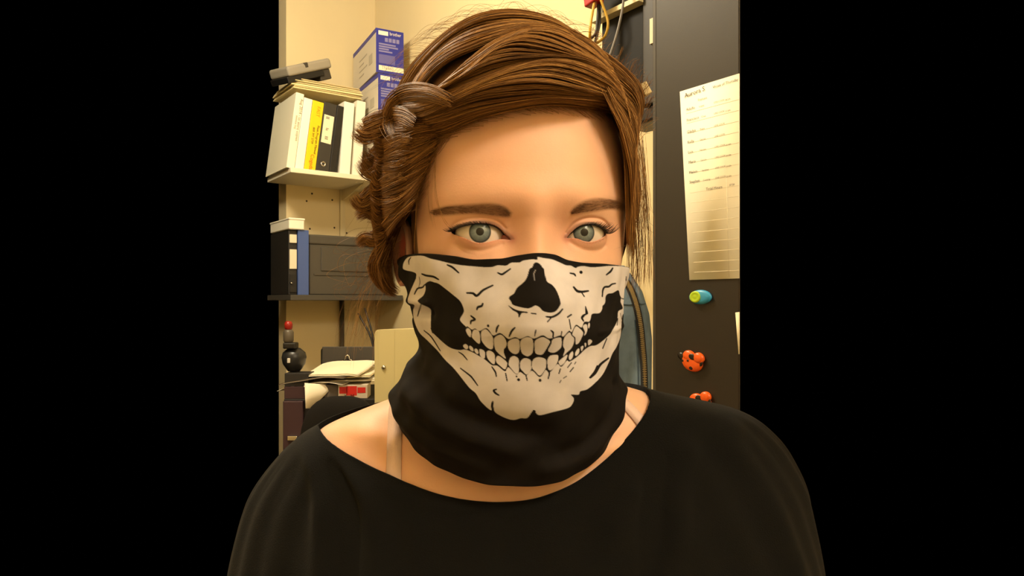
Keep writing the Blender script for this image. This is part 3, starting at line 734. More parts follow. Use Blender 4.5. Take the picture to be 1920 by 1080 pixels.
# --- section tables: z, left half width, right half width, front, back
TAB = np.array([
    ( .1250, .0020, .0020, .0020, .0020), ( .1235, .0140, .0140, .015, .016), ( .1180, .0340, .0340, .036, .038), ( .1080, .0520, .0520, .054, .058),
    ( .0900, .0665, .0665, .071, .078), ( .0650, .0745, .0745, .082, .091), ( .0400, .0755, .0755, .088, .097), ( .0200, .0765, .0765, .0895, .099),
    ( .0000, .0755, .0755, .0885, .097), (-.0200, .0735, .0735, .0870, .090), (-.0450, .0690, .0690, .0855, .078), (-.0700, .0620, .0620, .0825, .066),
    (-.0900, .0560, .0560, .0760, .060), (-.1020, .0560, .0600, .0600, .060), (-.1090, .0660, .0860, .0520, .062), (-.1160, .0900, .1100, .0500, .068),
    (-.1290, .1250, .1680, .0510, .080), (-.1390, .1470, .1860, .0540, .088), (-.1620, .1770, .2040, .0620, .100), (-.2000, .1980, .2150, .0780, .110),
    (-.2600, .2050, .2180, .1000, .115), (-.4000, .1900, .1950, .1150, .110), (-.5200, .1800, .1800, .1150, .105)])
def section(z, extra=0.0):
    L = hermite(TAB[:, 0], TAB[:, 1], z) + extra; R = hermite(TAB[:, 0], TAB[:, 2], z) + extra
    Fr = hermite(TAB[:, 0], TAB[:, 3], z) + extra; B = hermite(TAB[:, 0], TAB[:, 4], z) + extra
    return L, R, Fr, B
def body_point(th, z, extra=0.0):
    """th = 0 faces the camera, + towards the right of the picture -> head frame x, y"""
    L, R, Fr, B = section(z, extra)
    n = 2.0 + 0.35*smooth01(z, -0.16, -0.30) + 0.28*smooth01(-np.abs(z - 0.025), -0.10, -0.02)
    s, c = np.sin(th), np.cos(th)
    e = 2.0/n
    x = np.sign(s)*np.abs(s)**e*np.where(s < 0, L, R)
    y = -np.sign(c)*np.abs(c)**e*np.where(c > 0, Fr, B)
    y = y + 0.022*smooth01(-z, 0.075, 0.115)             # the neck and chest stand further back than the face
    return x, y
def yaw_of(z):
    return YAW*(1 - smooth01(-np.asarray(z, float), 0.085, 0.115))
EYES = {-1: dict(x=-0.0325, z=-0.0005), 1: dict(x=0.0325, z=0.0005)}
ER, EYC = 0.0160, -0.0632             # eyeball radius and the y of its centre in the head frame
OPEN = {-1: [(848, 433), (854, 427.5), (864, 424), (880, 420.5), (896, 419), (912, 419.5), (926, 423), (938, 429), (949, 439), (958, 449.5),
             (950, 449), (940, 448.5), (928, 450.5), (914, 454), (900, 455.5), (888, 453.5), (876, 448), (862, 441)],
        1: [(1063, 446), (1069, 438.5), (1076, 431), (1084, 425.5), (1094, 422.5), (1106, 421.5), (1118, 423.5), (1129, 427), (1138, 432), (1143, 437),
            (1136, 443), (1128, 447.5), (1117, 451.5), (1105, 453.5), (1093, 452), (1083, 448), (1073, 446.5)]}
OPENH = {k: px2h(catmull(v, 90, True), -0.0785) for k, v in OPEN.items()}
CREASE = {-1: px2h([(846, 425), (856, 414.5), (872, 409.5), (895, 407.5), (918, 409), (934, 415), (948, 428)], -0.08),
          1: px2h([(1064, 436), (1071, 426), (1080, 417), (1094, 410.5), (1111, 408), (1131, 409.5), (1146, 416), (1152, 424)], -0.08)}
BAG = {-1: px2h([(858, 456), (872, 463), (890, 468), (905, 468.5), (925, 464), (942, 457)], -0.08),
       1: px2h([(1072, 454), (1084, 462), (1100, 467.5), (1116, 468.5), (1132, 465), (1144, 458)], -0.08)}
def seg_dist(P, line, closed=False):
    P = np.asarray(P, float); A = np.asarray(line, float)
    B = np.roll(A, -1, 0) if closed else A[1:]; A2 = A if closed else A[:-1]
    d = np.full(len(P), 1e9); near = np.zeros_like(P)
    for a, b in zip(A2, B):
        ab = b - a; t = np.clip(((P - a) @ ab)/(ab @ ab + 1e-18), 0, 1)
        q = a + t[:, None]*ab; dd = np.linalg.norm(P - q, axis=1); m = dd < d
        d[m] = dd[m]; near[m] = q[m]
    return d, near
def inside(P, poly):
    x, y = P[:, 0], P[:, 1]; r = np.zeros(len(P), bool); n = len(poly)
    j = n - 1
    for i in range(n):
        xi, yi = poly[i]; xj, yj = poly[j]
        if yi != yj:
            r ^= ((yi > y) != (yj > y)) & (x < (xj - xi)*(y - yi)/(yj - yi) + xi)
        j = i
    return r
def G(x, s): return np.exp(-0.5*(x/s)**2)
def smax(a, b, k):
    h = np.clip(0.5 + 0.5*(a - b)/k, 0, 1)
    return b*(1-h) + a*h + k*h*(1-h)
def face_front(x, z, fr):
    """forward distance of the face surface at (x, z), fr = the plain skull there"""
    f = fr.copy()
    f += 0.0035*G(z - 0.021, 0.009)*(G(x - 0.026, 0.020) + G(x + 0.026, 0.020))            # brow ridge
    f += 0.0015*G(z - 0.055, 0.03)*G(x, 0.05)
    for sg in (-1, 1):
        f -= 0.0062*G(x - sg*0.031, 0.0165)*np.where(z > 0.002, G(z - 0.002, 0.0105), G(z - 0.002, 0.020))   # sockets
        f -= 0.0050*G(x - sg*0.0155, 0.0065)*G(z + 0.004, 0.012)                             # inner corners
        f += 0.0035*G(x - sg*0.040, 0.018)*G(z + 0.032, 0.013)                              # cheekbones
    down = np.clip((0.008 - z)/0.055, 0, 1)
    nose = (0.0035 + 0.021*down**1.35)*smooth01(z, -0.066, -0.053)
    f += nose*G(x, 0.0065 + 0.0055*down)*smooth01(-z, -0.035, -0.002)
    f += 0.004*G(z + 0.076, 0.008)*G(x, 0.02) + 0.003*G(z + 0.1, 0.01)*G(x, 0.015)
    for sg in (-1, 1):
        e = EYES[sg]; r2 = (x - e['x'])**2 + (z - e['z'])**2; Rl = ER + 0.0013
        sph = np.where(r2 < Rl*Rl, -EYC + np.sqrt(np.maximum(Rl*Rl - r2, 0)), -1)
        f = np.where(sph > 0, smax(sph, f, 0.0032), f)
        m = (np.abs(x - e['x']) < 0.03) & (np.abs(z - e['z']) < 0.022)
        if m.any():
            P = np.stack([x[m], z[m]], -1)
            d, _ = seg_dist(P, catmull(CREASE[sg], 40)); f[m] -= (0.0011 if sg > 0 else 0.0007)*G(d, 0.0007)
            d, _ = seg_dist(P, catmull(BAG[sg], 30)); f[m] -= 0.0006*G(d, 0.0010)
    return f

zr = np.concatenate([np.array([.125, .1245, .1235, .122, .120]), np.arange(.1175, .0225, -.0022), np.arange(.0222, -.0225, -.00042),
                     np.arange(-.0230, -.10, -.0022), np.arange(-.10, -.175, -.0010), np.arange(-.176, -.525, -.006)])
fr_x = np.linspace(-0.93, 0.93, 360); th_f = np.arcsin(fr_x)
th_s = np.linspace(th_f[-1], 2*np.pi + th_f[0], 92)[1:-1]
TH = np.concatenate([th_f, th_s])
ZZ, TT = np.meshgrid(zr, TH, indexing='ij')
bx, by = body_point(TT, ZZ)
cosw = smooth01(np.cos(TT), 0.12, 0.45)*smooth01(ZZ, -0.112, -0.092)
ff = face_front(bx.ravel(), ZZ.ravel(), (-by).ravel()).reshape(bx.shape)
by = by*(1 - cosw) - ff*cosw
# collar bones and the hollow between them
clav = 0.004*np.exp(-0.5*((ZZ + 0.150 + 0.10*np.abs(bx)*0 - 0.16*np.maximum(np.abs(bx) - 0.02, 0))/0.006)**2)*smooth01(np.abs(bx), 0.010, 0.03)*smooth01(-np.abs(bx), -0.14, -0.10)*(np.cos(TT) > 0)
by = by - clav + 0.004*np.exp(-0.5*((ZZ + 0.142)/0.009)**2)*G(bx, 0.011)*(np.cos(TT) > 0)
# snap the rows next to the lid margins on to the margin, cut the openings
XZ = np.stack([bx.ravel(), ZZ.ravel()], -1).copy()
hole = np.zeros(len(XZ), bool); margin = np.zeros(len(XZ), bool); dist_lid = np.full(len(XZ), 1.0); dist_cr = np.full(len(XZ), 1.0)
front = (np.cos(TT) > 0.3).ravel()
yv = by.ravel().copy()
for sg in (-1, 1):
    e = EYES[sg]; c = OPENH[sg].mean(0)
    m = np.where(front & (np.abs(XZ[:, 0] - c[0]) < 0.032) & (np.abs(XZ[:, 1] - c[1]) < 0.022))[0]
    P = XZ[m]; d, q = seg_dist(P, OPENH[sg], True); ins = inside(P, OPENH[sg])
    snap = d < 0.00030
    XZ[m[snap]] = q[snap]; margin[m[snap]] = True
    hole[m[ins & ~snap]] = True
    up = P[:, 1] > np.interp(P[:, 0], [OPENH[sg][:, 0].min(), OPENH[sg][:, 0].max()], [OPENH[sg][np.argmin(OPENH[sg][:, 0]), 1], OPENH[sg][np.argmax(OPENH[sg][:, 0]), 1]])
    dist_lid[m] = np.minimum(dist_lid[m], np.where(up, d, 1.0))
    dist_cr[m] = np.minimum(dist_cr[m], d)
nr, nc = ZZ.shape
Q = grid_faces(nr, nc)
keep = ~(hole[Q].any(1)) & ~(margin[Q].all(1) & np.array([False]))
def centre_in(Qk):
    cen = XZ[Qk].mean(1); r = np.zeros(len(Qk), bool)
    for sg in (-1, 1): r |= inside(cen, OPENH[sg]) & front[Qk[:, 0]]
    return r
near_m = margin[Q].any(1)
ci = np.zeros(len(Q), bool); ci[near_m] = centre_in(Q[near_m])
keep &= ~ci
Qk = Q[keep]
yawv = yaw_of(ZZ.ravel())
W = h2w(XZ[:, 0], yv, XZ[:, 1], yawv)
# lid thickness: pull a copy of the rim back on to the eyeball
from collections import Counter
cnt = Counter(); dirn = {}
for f in Qk[near_m[keep]]:
    for a_, b_ in zip(f, np.roll(f, -1)):
        kk = (min(a_, b_), max(a_, b_)); cnt[kk] += 1; dirn[kk] = (a_, b_)
rim = [dirn[k] for k, v in cnt.items() if v == 1 and margin[k[0]] and margin[k[1]]]
rim_ids = sorted({i for e in rim for i in e}); remap = {}
extraV = []
for i in rim_ids:
    x, z = XZ[i]; sg = -1 if x < 0 else 1; c = OPENH[sg].mean(0)
    x2 = c[0] + (x - c[0])*0.985; z2 = c[1] + (z - c[1])*0.97
    extraV.append(h2w(np.array(x2), np.array(yv[i] + 0.0045), np.array(z2))); remap[i] = len(W) + len(extraV) - 1
rimQ = [(b_, a_, remap[a_], remap[b_]) for a_, b_ in rim]
nW = len(W)
W2 = np.vstack([W, np.array(extraV)])
Qall = np.vstack([Qk, np.array(rimQ)])
# colours of the skin itself
skin = np.array(lin((230, 182, 152))); colr = np.tile(skin, (len(W2), 1))
pX, pY = proj(W2)
isf = np.concatenate([front, np.ones(len(extraV), bool)])
def tint(w, rgb):
    global colr
    w = np.clip(w, 0, 1)[:, None]; colr = colr*(1 - w) + np.array(lin(rgb))*w
dl_ = np.concatenate([dist_lid, np.full(len(extraV), 0.0)]); dc_ = np.concatenate([dist_cr, np.full(len(extraV), 0.0)])
for sg in (-1, 1):
    c = OPENH[sg].mean(0); h = np.vstack([XZ, px2h(np.stack([pX[nW:], pY[nW:]], -1), -0.0785)])
    rr = ((h[:, 0] - c[0])/0.026)**2 + ((h[:, 1] - c[1])/0.013)**2
    tint(0.34*np.exp(-rr*0.8)*isf, (176, 116, 102))
    q = px2h([(958, 449)] if sg < 0 else [(1063, 446)], -0.0785)[0]
    tint(0.55*np.exp(-((h[:, 0]-q[0])**2 + (h[:, 1]-q[1])**2)/0.003**2)*isf, (176, 96, 84))
tint(0.45*np.exp(-dc_/0.0012)*isf, (184, 120, 108))
outer = np.where(pX < 1000, smooth01(-pX, -935, -860), smooth01(pX, 1078, 1120))
tint(0.92*smooth01(-dl_, -0.0026, -0.0009)*(0.45 + 0.55*outer)*isf*(dl_ < 0.5), (34, 26, 30))
tint(np.concatenate([np.zeros(nW), np.full(len(extraV), 0.55)]), (150, 92, 84))
# scalp under the hair keeps the hair's own brown
HAIRLINE = catmull([(766, 500), (770, 440), (776, 390), (786, 335), (800, 285), (826, 252), (862, 232), (920, 210), (1000, 194), (1080, 196), (1130, 206), (1168, 222), (1190, 262), (1198, 330), (1200, 420), (1200, 500)], 120)
poly = np.vstack([HAIRLINE, [(1188, 700), (766, 700)]])
bm_ = ZZ.ravel() > -0.03
hm = np.concatenate([bm_, np.zeros(len(extraV), bool)])
face_in = inside(np.stack([pX, pY], -1), poly) & isf
dh, _ = seg_dist(np.stack([pX, pY], -1), HAIRLINE)
sd = np.where(face_in, dh, -dh)
tint(np.where(hm | ((np.concatenate([ZZ.ravel(), np.zeros(len(extraV))]) > -0.09) & ~isf), smooth01(-sd, -16, 6), 0), (104, 72, 42))
BROW = {-1: ([(814, 394), (836, 387), (862, 385), (890, 383.5), (920, 382), (944, 387), (959, 399)], [(816, 404), (836, 403), (862, 401), (890, 400), (925, 403.5), (944, 406), (957, 406)]),
        1: ([(1069, 398), (1079, 387), (1098, 376.5), (1123, 372), (1150, 375), (1166, 380), (1178, 388)], [(1072, 402), (1080, 400), (1095, 397.5), (1118, 394.5), (1144, 391.5), (1164, 394), (1178, 397)])}
for sg in (-1, 1):
    pol = np.vstack([catmull(BROW[sg][0], 30), catmull(BROW[sg][1], 30)[::-1]])
    m = isf & (pX > 790) & (pX < 1200) & (pY > 350) & (pY < 425)
    P = np.stack([pX[m], pY[m]], -1); d, _ = seg_dist(P, pol, True); dsg = np.where(inside(P, pol), d, -d)
    w = np.zeros(len(pX)); w[m] = 0.80*smooth01(dsg, -5.0, 3.5); tint(w, (132, 94, 66))

# ear on the visible side, in the same mesh
def ear(sg):
    nn, mm = 28, 20
    V = []
    for i in range(nn):
        a = 2*np.pi*i/nn
        for j in range(mm):
            r = j/(mm-1)
            ox = 0.0175*(1 + 0.10*np.cos(a)); oz = 0.024
            yy = ox*np.cos(a)*r + 0.006; zz = oz*np.sin(a)*r*(1 - 0.22*(np.sin(a) < 0)*abs(np.cos(a))) - 0.008
            relief = 0.0045*G(r - 0.90, 0.09) - 0.004*G(r - 0.66, 0.12) + 0.0035*G(r - 0.42, 0.10)*(np.sin(a) > -0.4) - 0.0030*G(r, 0.22)
            out_ = (0.072 if sg < 0 else 0.0665) + 0.010*r + 0.0055*r*np.cos(a) + relief
            V.append((sg*out_, yy, zz))
    V2 = [(v[0] - sg*0.004, v[1]*0.98, v[2]) for v in V]
    q = []
    for i in range(nn):
        for j in range(mm-1):
            a0, b0 = i*mm + j, ((i+1) % nn)*mm + j
            q.append((a0, a0+1, b0+1, b0)); q.append((a0+nn*mm, b0+nn*mm, b0+1+nn*mm, a0+1+nn*mm))
        q.append((i*mm+mm-1, i*mm+mm-1+nn*mm, ((i+1) % nn)*mm+mm-1+nn*mm, ((i+1) % nn)*mm+mm-1))
    V = np.array(V + V2)
    return h2w(V[:, 0], V[:, 1], V[:, 2]), np.array(q)
for sg in (-1, 1):
    ev, eq = ear(sg); Qall = np.vstack([Qall, eq + len(W2)]); W2 = np.vstack([W2, ev])
    colr = np.vstack([colr, np.tile(np.array(lin((196, 152, 134))), (len(ev), 1))])

skin_m = principled('skin', attr='Col', rough=0.5, spec=0.35, sss=0.22, bump=0.10, bscale=900, var=0.035, vscale=60)
person = bpy.data.objects.new('person', None); link(person)
tag(person, 'woman with pinned up brown hair, black top and skull print neck gaiter', 'person')
body = mesh_np('body', W2, Qall, skin_m, person, col=colr)
bvh = BVHTree.FromPolygons([Vector(v) for v in W2], [list(map(int, q)) for q in Qall])
CAM = Vector((0, 0, CZ))
def hit(px, py, bv=None):
    d = (at(px, py, 1.0) - CAM).normalized()
    r = (bv or bvh).ray_cast(CAM, d)
    return r[0], r[1]

# --- eyes
def eyeball(sg, gaze):
    c = h2w(np.array(EYES[sg]['x']), np.array(EYC), np.array(EYES[sg]['z']))
    g = (np.array(at(gaze[0], gaze[1], 0.43)) - c); g = g/np.linalg.norm(g)
    up = np.array([0, 0, 1.0]); rt = np.cross(g, up); rt /= np.linalg.norm(rt); up = np.cross(rt, g)
    ri = 0.00672; ai = math.asin(ri/ER)
    al = np.concatenate([np.linspace(0.001, ai*1.25, 46), np.linspace(ai*1.3, math.pi - 0.01, 40)])
    nb = 72; be = np.linspace(0, 2*np.pi, nb, endpoint=False)
    A, Bt = np.meshgrid(al, be, indexing='ij')
    bulge = 1 + 0.045*smooth01(-A, -ai*1.12, -ai*0.2)
    V = c + (ER*bulge*np.cos(A))[..., None]*g + (ER*np.sin(A))[..., None]*(np.cos(Bt)[..., None]*rt + np.sin(Bt)[..., None]*up)
    rr = np.sin(A)*ER/ri
    fib = 0.5 + 0.25*np.sin(Bt*23 + 3*np.sin(Bt*7)) + 0.25*np.sin(Bt*41 + sg)
    sclera = np.array(lin((212, 200, 190))); iris_o = np.array(lin((72, 87, 97))); iris_i = np.array(lin((124, 137, 138))); rimc = np.array(lin((42, 51, 57)))
    t = np.clip((rr - 0.36)/0.64, 0, 1)[..., None]
    ir = iris_i*(1-t) + iris_o*t; ir = ir*(0.78 + 0.4*fib[..., None])
    rw = smooth01(rr, 0.80, 0.97)[..., None]; ir = ir*(1-rw) + rimc*rw
    pw = smooth01(-rr, -0.40, -0.34)[..., None]; ir = ir*(1-pw) + np.array([0.004, 0.004, 0.005])*pw
    sw = smooth01(rr, 0.97, 1.06)[..., None]; sw = np.where((A > 1.5)[..., None], 1.0, sw)
    colv = ir*(1-sw) + sclera*sw
    em = bpy.data.materials.get('eye') or principled('eye', attr='Col', rough=0.3, spec=0.3, coat=0.45)
    return mesh_np('eye', V.reshape(-1, 3), grid_faces(len(al), nb), em, person, col=colv.reshape(-1, 3))
eyeball(-1, (900, 435.5)); eyeball(1, (1099, 434))
for q_ in ((951, 446.5), (1070, 443.5)):
    xz = px2h([q_], -0.0735)[0]; c0 = h2w(np.array(xz[0]), np.array(-0.0705), np.array(xz[1]))
    tdv = pillow('tear_duct', Matrix.Translation(Vector(c0)), 0.0055, 0.0035, 0.0032, principled('caruncle', lin((176, 104, 92)), 0.3, spec=0.5), person, p=2.0, n=14)

# --- eyelashes, one tuft of strands per lid
lash_m = principled('lash', (0.006, 0.005, 0.005), 0.5)
def lashes(sg):
    Sd, Rd = [], []
    O = OPENH[sg]
    pxO = catmull(OPEN[sg], 90, True)
    lo = pxO[:, 0].min(); hi = pxO[:, 0].max()
    n_up = 45
    for rep in range(5):
        for i in range(3, n_up + 1):
            k = i + RNG.uniform(-0.4, 0.4); k0 = int(k) % 90; w = k - int(k)
            p = O[k0]*(1-w) + O[(k0+1) % 90]*w
            u = (p[0] - O[:, 0].min())/(O[:, 0].max() - O[:, 0].min())
            ou = (1 - u) if sg < 0 else u             # 1 = outer corner
            ln = ((0.0034 + 0.0062*ou**1.6) if sg > 0 else (0.0042 + 0.0036*ou))*RNG.uniform(0.7, 1.1)
            e = EYES[sg]; r2 = (p[0]-e['x'])**2 + (p[1]-e['z'])**2
            y0 = EYC - math.sqrt(max((ER+0.0010)**2 - r2, 1e-8))
            y0 = min(y0, -0.070)
            side = sg*(0.10 + 0.95*ou) + RNG.uniform(-.12, .12)
            dirs = np.array([side, -0.85, -0.30 - (0.20 if sg > 0 else 0.40)*ou]); dirs /= np.linalg.norm(dirs)
            t = np.linspace(0, 1, 7)[:, None]
            P = np.array([p[0], y0 + 0.0004, p[1]]) + dirs*ln*t + np.array([0.15*sg, 0, 0.95 if sg > 0 else 0.95 - 0.30*ou])*ln*0.75*t**2.2
            Sd.append(h2w(P[:, 0], P[:, 1], P[:, 2])); Rd.append((0.00015 if sg > 0 else 0.00017)*(1 - 0.85*np.linspace(0, 1, 7)**1.5))
    for i in range(50, 86):
        p = O[i]; u = (p[0] - O[:, 0].min())/(O[:, 0].max() - O[:, 0].min()); ou = (1-u) if sg < 0 else u
        if RNG.uniform() < 0.35: continue
        ln = 0.0022*RNG.uniform(0.6, 1.1)*(0.4 + 0.6*ou); e = EYES[sg]; r2 = (p[0]-e['x'])**2 + (p[1]-e['z'])**2
        y0 = min(EYC - math.sqrt(max((ER+0.0010)**2 - r2, 1e-8)), -0.070)
        t = np.linspace(0, 1, 7)[:, None]
        P = np.array([p[0], y0, p[1] - 0.0004]) + np.array([sg*0.4*ou, -0.7, -0.55])*ln*t
        Sd.append(h2w(P[:, 0], P[:, 1], P[:, 2])); Rd.append(0.00007*(1 - 0.8*np.linspace(0, 1, 7)))
    hair_mesh('eyelashes', np.array(Sd), np.array(Rd), np.zeros((len(Sd), 3)), lash_m, person)
lashes(-1); lashes(1)

hair_m = principled('hair', attr='Col', rough=0.50, spec=0.22)
hair_m.node_tree.nodes['Principled BSDF'].inputs['Specular Tint'].default_value = (1.0, 0.72, 0.40, 1)
under_m = principled('hair_under', lin((104, 72, 42)), 0.7, spec=0.1, bump=0.6, bscale=250)
brow_m = principled('brow_hair', attr='Col', rough=0.6, spec=0.2)
def brows(sg):
    top = catmull(BROW[sg][0], 60); bot = catmull(BROW[sg][1], 60)
    Sd, Rd, Cc = [], [], []
    for _ in range(420):
        u = RNG.uniform(0, 1); i = min(int(u*59), 58); v = RNG.uniform(0, 1)
        p = top[i]*(1-v) + bot[i]*v
        q, nrm = hit(p[0], p[1])
        if q is None: continue
        inner = (1-u) if sg > 0 else u
        d = np.array([sg*(1.0 - 0.5*max(0, inner - 0.75)*4), (0.75*v + 0.9*max(0, inner - 0.7) - 0.35*(1-inner)*(1-v))])   # outward, up (pixels)
        d = d/np.linalg.norm(d)
        ln = RNG.uniform(7, 13)
        P = []
        for t in np.linspace(0, 1, 5):
            x, y = p[0] + d[0]*ln*t, p[1] - d[1]*ln*t*(1 - 0.4*t)
            h_, n_ = hit(x, y)
            if h_ is None or (P and np.linalg.norm(np.array(h_) - P[-1]) > 0.003): break
            P.append(np.array(h_ + n_*(0.0002 + 0.0009*math.sin(t*2.6))))
        if len(P) < 5: continue
        Sd.append(P); Rd.append(0.00008*(1 - 0.8*np.linspace(0, 1, 5))); Cc.append(np.array(lin((112, 78, 50)))*RNG.uniform(0.6, 1.3))
    hair_mesh('eyebrow', np.array(Sd), np.array(Rd), np.array(Cc), brow_m, person)
brows(-1); brows(1)

# --- skull print of the gaiter: drawn in the photograph's pixel grid, painted on to the cloth vertices
def zA(*p): return [(740 + x/6.75, 470 + y/6.75) for x, y in p]
def zB(*p): return [(860 + x/6.75, 470 + y/6.75) for x, y in p]
def zC(*p): return [(1020 + x/6.75, 470 + y/6.75) for x, y in p]
def z6(*p): return [(860 + x/7.714, 590 + y/7.714) for x, y in p]
def z7(*p): return [(980 + x/7.714, 590 + y/7.714) for x, y in p]
def z8(*p): return [(860 + x/6.857, 660 + y/6.857) for x, y in p]
def c5(*p): return [(740 + x/3.274, 470 + y/3.274) for x, y in p]
def c6(*p): return [(930 + x/3.274, 470 + y/3.274) for x, y in p]
SS = 3; RX0, RY0, RX1, RY1 = 735, 465, 1205, 800
RW, RH = (RX1 - RX0)*SS, (RY1 - RY0)*SS
img = np.zeros((RH, RW), np.float32)
def fill(poly, v, smooth=True, n=6):
    p = catmull(poly, len(poly)*n, True) if smooth else np.asarray(poly, float)
    p = (p - [RX0, RY0])*SS
    x0, y0 = np.maximum(np.floor(p.min(0)).astype(int) - 1, 0); x1, y1 = np.minimum(np.ceil(p.max(0)).astype(int) + 2, [RW, RH])
    if x1 <= x0 or y1 <= y0: return
    xs = np.arange(x0, x1) + 0.5
    for r in range(y0, y1):
        yy = r + 0.5; a = p; b = np.roll(p, -1, 0)
        m = (a[:, 1] > yy) != (b[:, 1] > yy)
        if not m.any(): continue
        cx = np.sort(a[m, 0] + (yy - a[m, 1])*(b[m, 0] - a[m, 0])/(b[m, 1] - a[m, 1]))
        k = np.searchsorted(cx, xs) % 2 == 1
        img[r, x0:x1][k] = v
def stroke(pts, w, v=0.0, w2=None):
    p = np.asarray(pts, float)
    if len(p) > 2: p = catmull(p, len(p)*4)
    n = len(p); ws = np.linspace(w, w if w2 is None else w2, n)/2
    if w2 is None: ws = ws*(0.55 + 0.45*np.sin(np.linspace(0.25, math.pi - 0.25, n)))
    for i in range(n - 1):
        m = max(2, int(np.linalg.norm(p[i+1] - p[i])*SS))
        for t in np.linspace(0, 1, m):
            c = (p[i]*(1-t) + p[i+1]*t - [RX0, RY0])*SS; r = (ws[i]*(1-t) + ws[i+1]*t)*SS
            xa, xb, ya, yb = int(c[0]-r-1), int(c[0]+r+2), int(c[1]-r-1), int(c[1]+r+2)
            if xa < 0 or ya < 0 or xb >= RW or yb >= RH: continue
            yy, xx = np.mgrid[ya:yb, xa:xb]
            img[ya:yb, xa:xb][(xx + .5 - c[0])**2 + (yy + .5 - c[1])**2 <= r*r] = v
def dot(p, r, v=0.0): stroke([p[0], (p[0][0] + 0.3, p[0][1] + 0.3)], 2*r, v, 2*r)
skull = (zA((105, 190), (120, 140), (160, 90), (220, 70), (350, 65), (450, 100), (560, 125), (700, 160), (850, 185))
    + zB((200, 200), (350, 210), (430, 205), (500, 185), (600, 190), (650, 160), (690, 150), (770, 150), (820, 125), (930, 110), (980, 115), (1000, 105), (1005, 80), (1080, 95))
    + zC((100, 110), (200, 150), (280, 185), (340, 190), (400, 220), (430, 205), (500, 195), (600, 210), (700, 205), (850, 193), (1040, 205), (1090, 240), (1115, 300), (1110, 360), (1062, 450), (1032, 540), (1022, 590), (1040, 700), (1050, 780))
    + c6((775, 400), (765, 520), (740, 590), (715, 630), (690, 690))
    + z8((1850, 290), (1750, 400), (1650, 480), (1565, 505), (1540, 548), (1445, 548), (1482, 600), (1460, 670), (1400, 722), (1200, 775), (1050, 812), (1000, 790), (985, 752), (960, 745), (940, 770), (880, 848), (800, 850), (720, 872), (640, 862), (540, 820), (460, 760), (445, 640), (432, 640), (420, 750), (290, 640), (220, 530), (130, 450))
    + c5((370, 730), (310, 670), (260, 610), (200, 550), (150, 500), (120, 430), (113, 370))
    + zA((250, 690), (180, 665), (165, 640), (170, 590), (200, 500), (240, 410), (270, 340), (270, 290), (220, 265), (150, 250), (108, 230)))
fill(skull, 1.0, n=5)
mouth = (z6((100, 180), (130, 170), (190, 215), (240, 200), (300, 235), (390, 195), (440, 225), (500, 300), (600, 265), (700, 340), (740, 350), (820, 325), (890, 350), (1000, 310))
    + z7((165, 345), (290, 298), (390, 345), (540, 300), (590, 315), (670, 232), (710, 250), (770, 145), (850, 185), (890, 105), (960, 100))
    + zC((590, 860), (610, 800), (700, 790), (735, 740), (740, 700), (772, 660), (780, 580), (810, 545), (870, 535), (940, 500), (960, 560), (975, 595), (970, 650), (995, 710), (990, 740), (940, 770), (930, 870), (910, 930), (870, 1000), (820, 1075))
    + z7((1080, 435), (980, 455), (900, 505), (790, 608), (680, 680), (640, 665), (560, 755), (500, 715), (400, 830), (340, 790), (250, 905), (135, 810), (50, 880))
    + z6((890, 830), (830, 865), (720, 760), (670, 820), (560, 740), (480, 730), (380, 650), (280, 590), (200, 545), (90, 505), (0, 512))
    + c5((330, 590), (250, 520), (225, 490), (222, 440))
    + zA((460, 820), (450, 735), (340, 680), (295, 645), (300, 620), (360, 570), (390, 500), (390, 450), (385, 420), (440, 385), (500, 400), (560, 420), (640, 480), (740, 560), (830, 640), (875, 740), (870, 790), (830, 860), (840, 900), (900, 960)))
fill(mouth, 0.0, n=4)
for t in ([(105, 225), (130, 195), (165, 215), (180, 260), (170, 325), (130, 290)], [(190, 300), (205, 240), (240, 215), (290, 240), (310, 310), (308, 405), (280, 415), (230, 370), (195, 330)],
          [(325, 260), (350, 225), (390, 210), (430, 240), (490, 320), (500, 400), (495, 480), (460, 500), (400, 465), (340, 390), (328, 340)],
          [(515, 340), (600, 290), (660, 330), (690, 400), (685, 460), (655, 500), (655, 560), (680, 635), (600, 580), (540, 520), (518, 450)],
          [(710, 410), (750, 365), (820, 345), (870, 365), (882, 450), (870, 540), (820, 570), (760, 545), (720, 490)],
          [(895, 390), (930, 345), (1000, 325), (1062, 350), (1082, 440), (1070, 545), (1020, 595), (975, 597), (920, 560), (895, 480)],
          [(65, 450), (95, 425), (130, 445), (135, 485), (110, 500), (80, 480)], [(150, 465), (170, 450), (205, 480), (215, 520), (200, 530), (165, 505)],
          [(230, 505), (250, 490), (275, 510), (285, 555), (265, 568), (235, 535)], [(300, 510), (320, 500), (365, 520), (382, 560), (375, 625), (350, 630), (310, 590)],
          [(405, 540), (440, 520), (490, 540), (522, 590), (522, 700), (490, 710), (430, 650), (408, 600)], [(540, 630), (570, 595), (620, 620), (690, 680), (700, 720), (670, 790), (600, 740), (548, 690)],
          [(725, 690), (750, 620), (810, 600), (865, 640), (870, 720), (868, 830), (830, 855), (770, 790), (725, 730)], [(890, 690), (930, 640), (980, 630), (1040, 660), (1050, 740), (1045, 800), (985, 865), (930, 820), (892, 770)]):
    fill(z6(*t), 1.0)
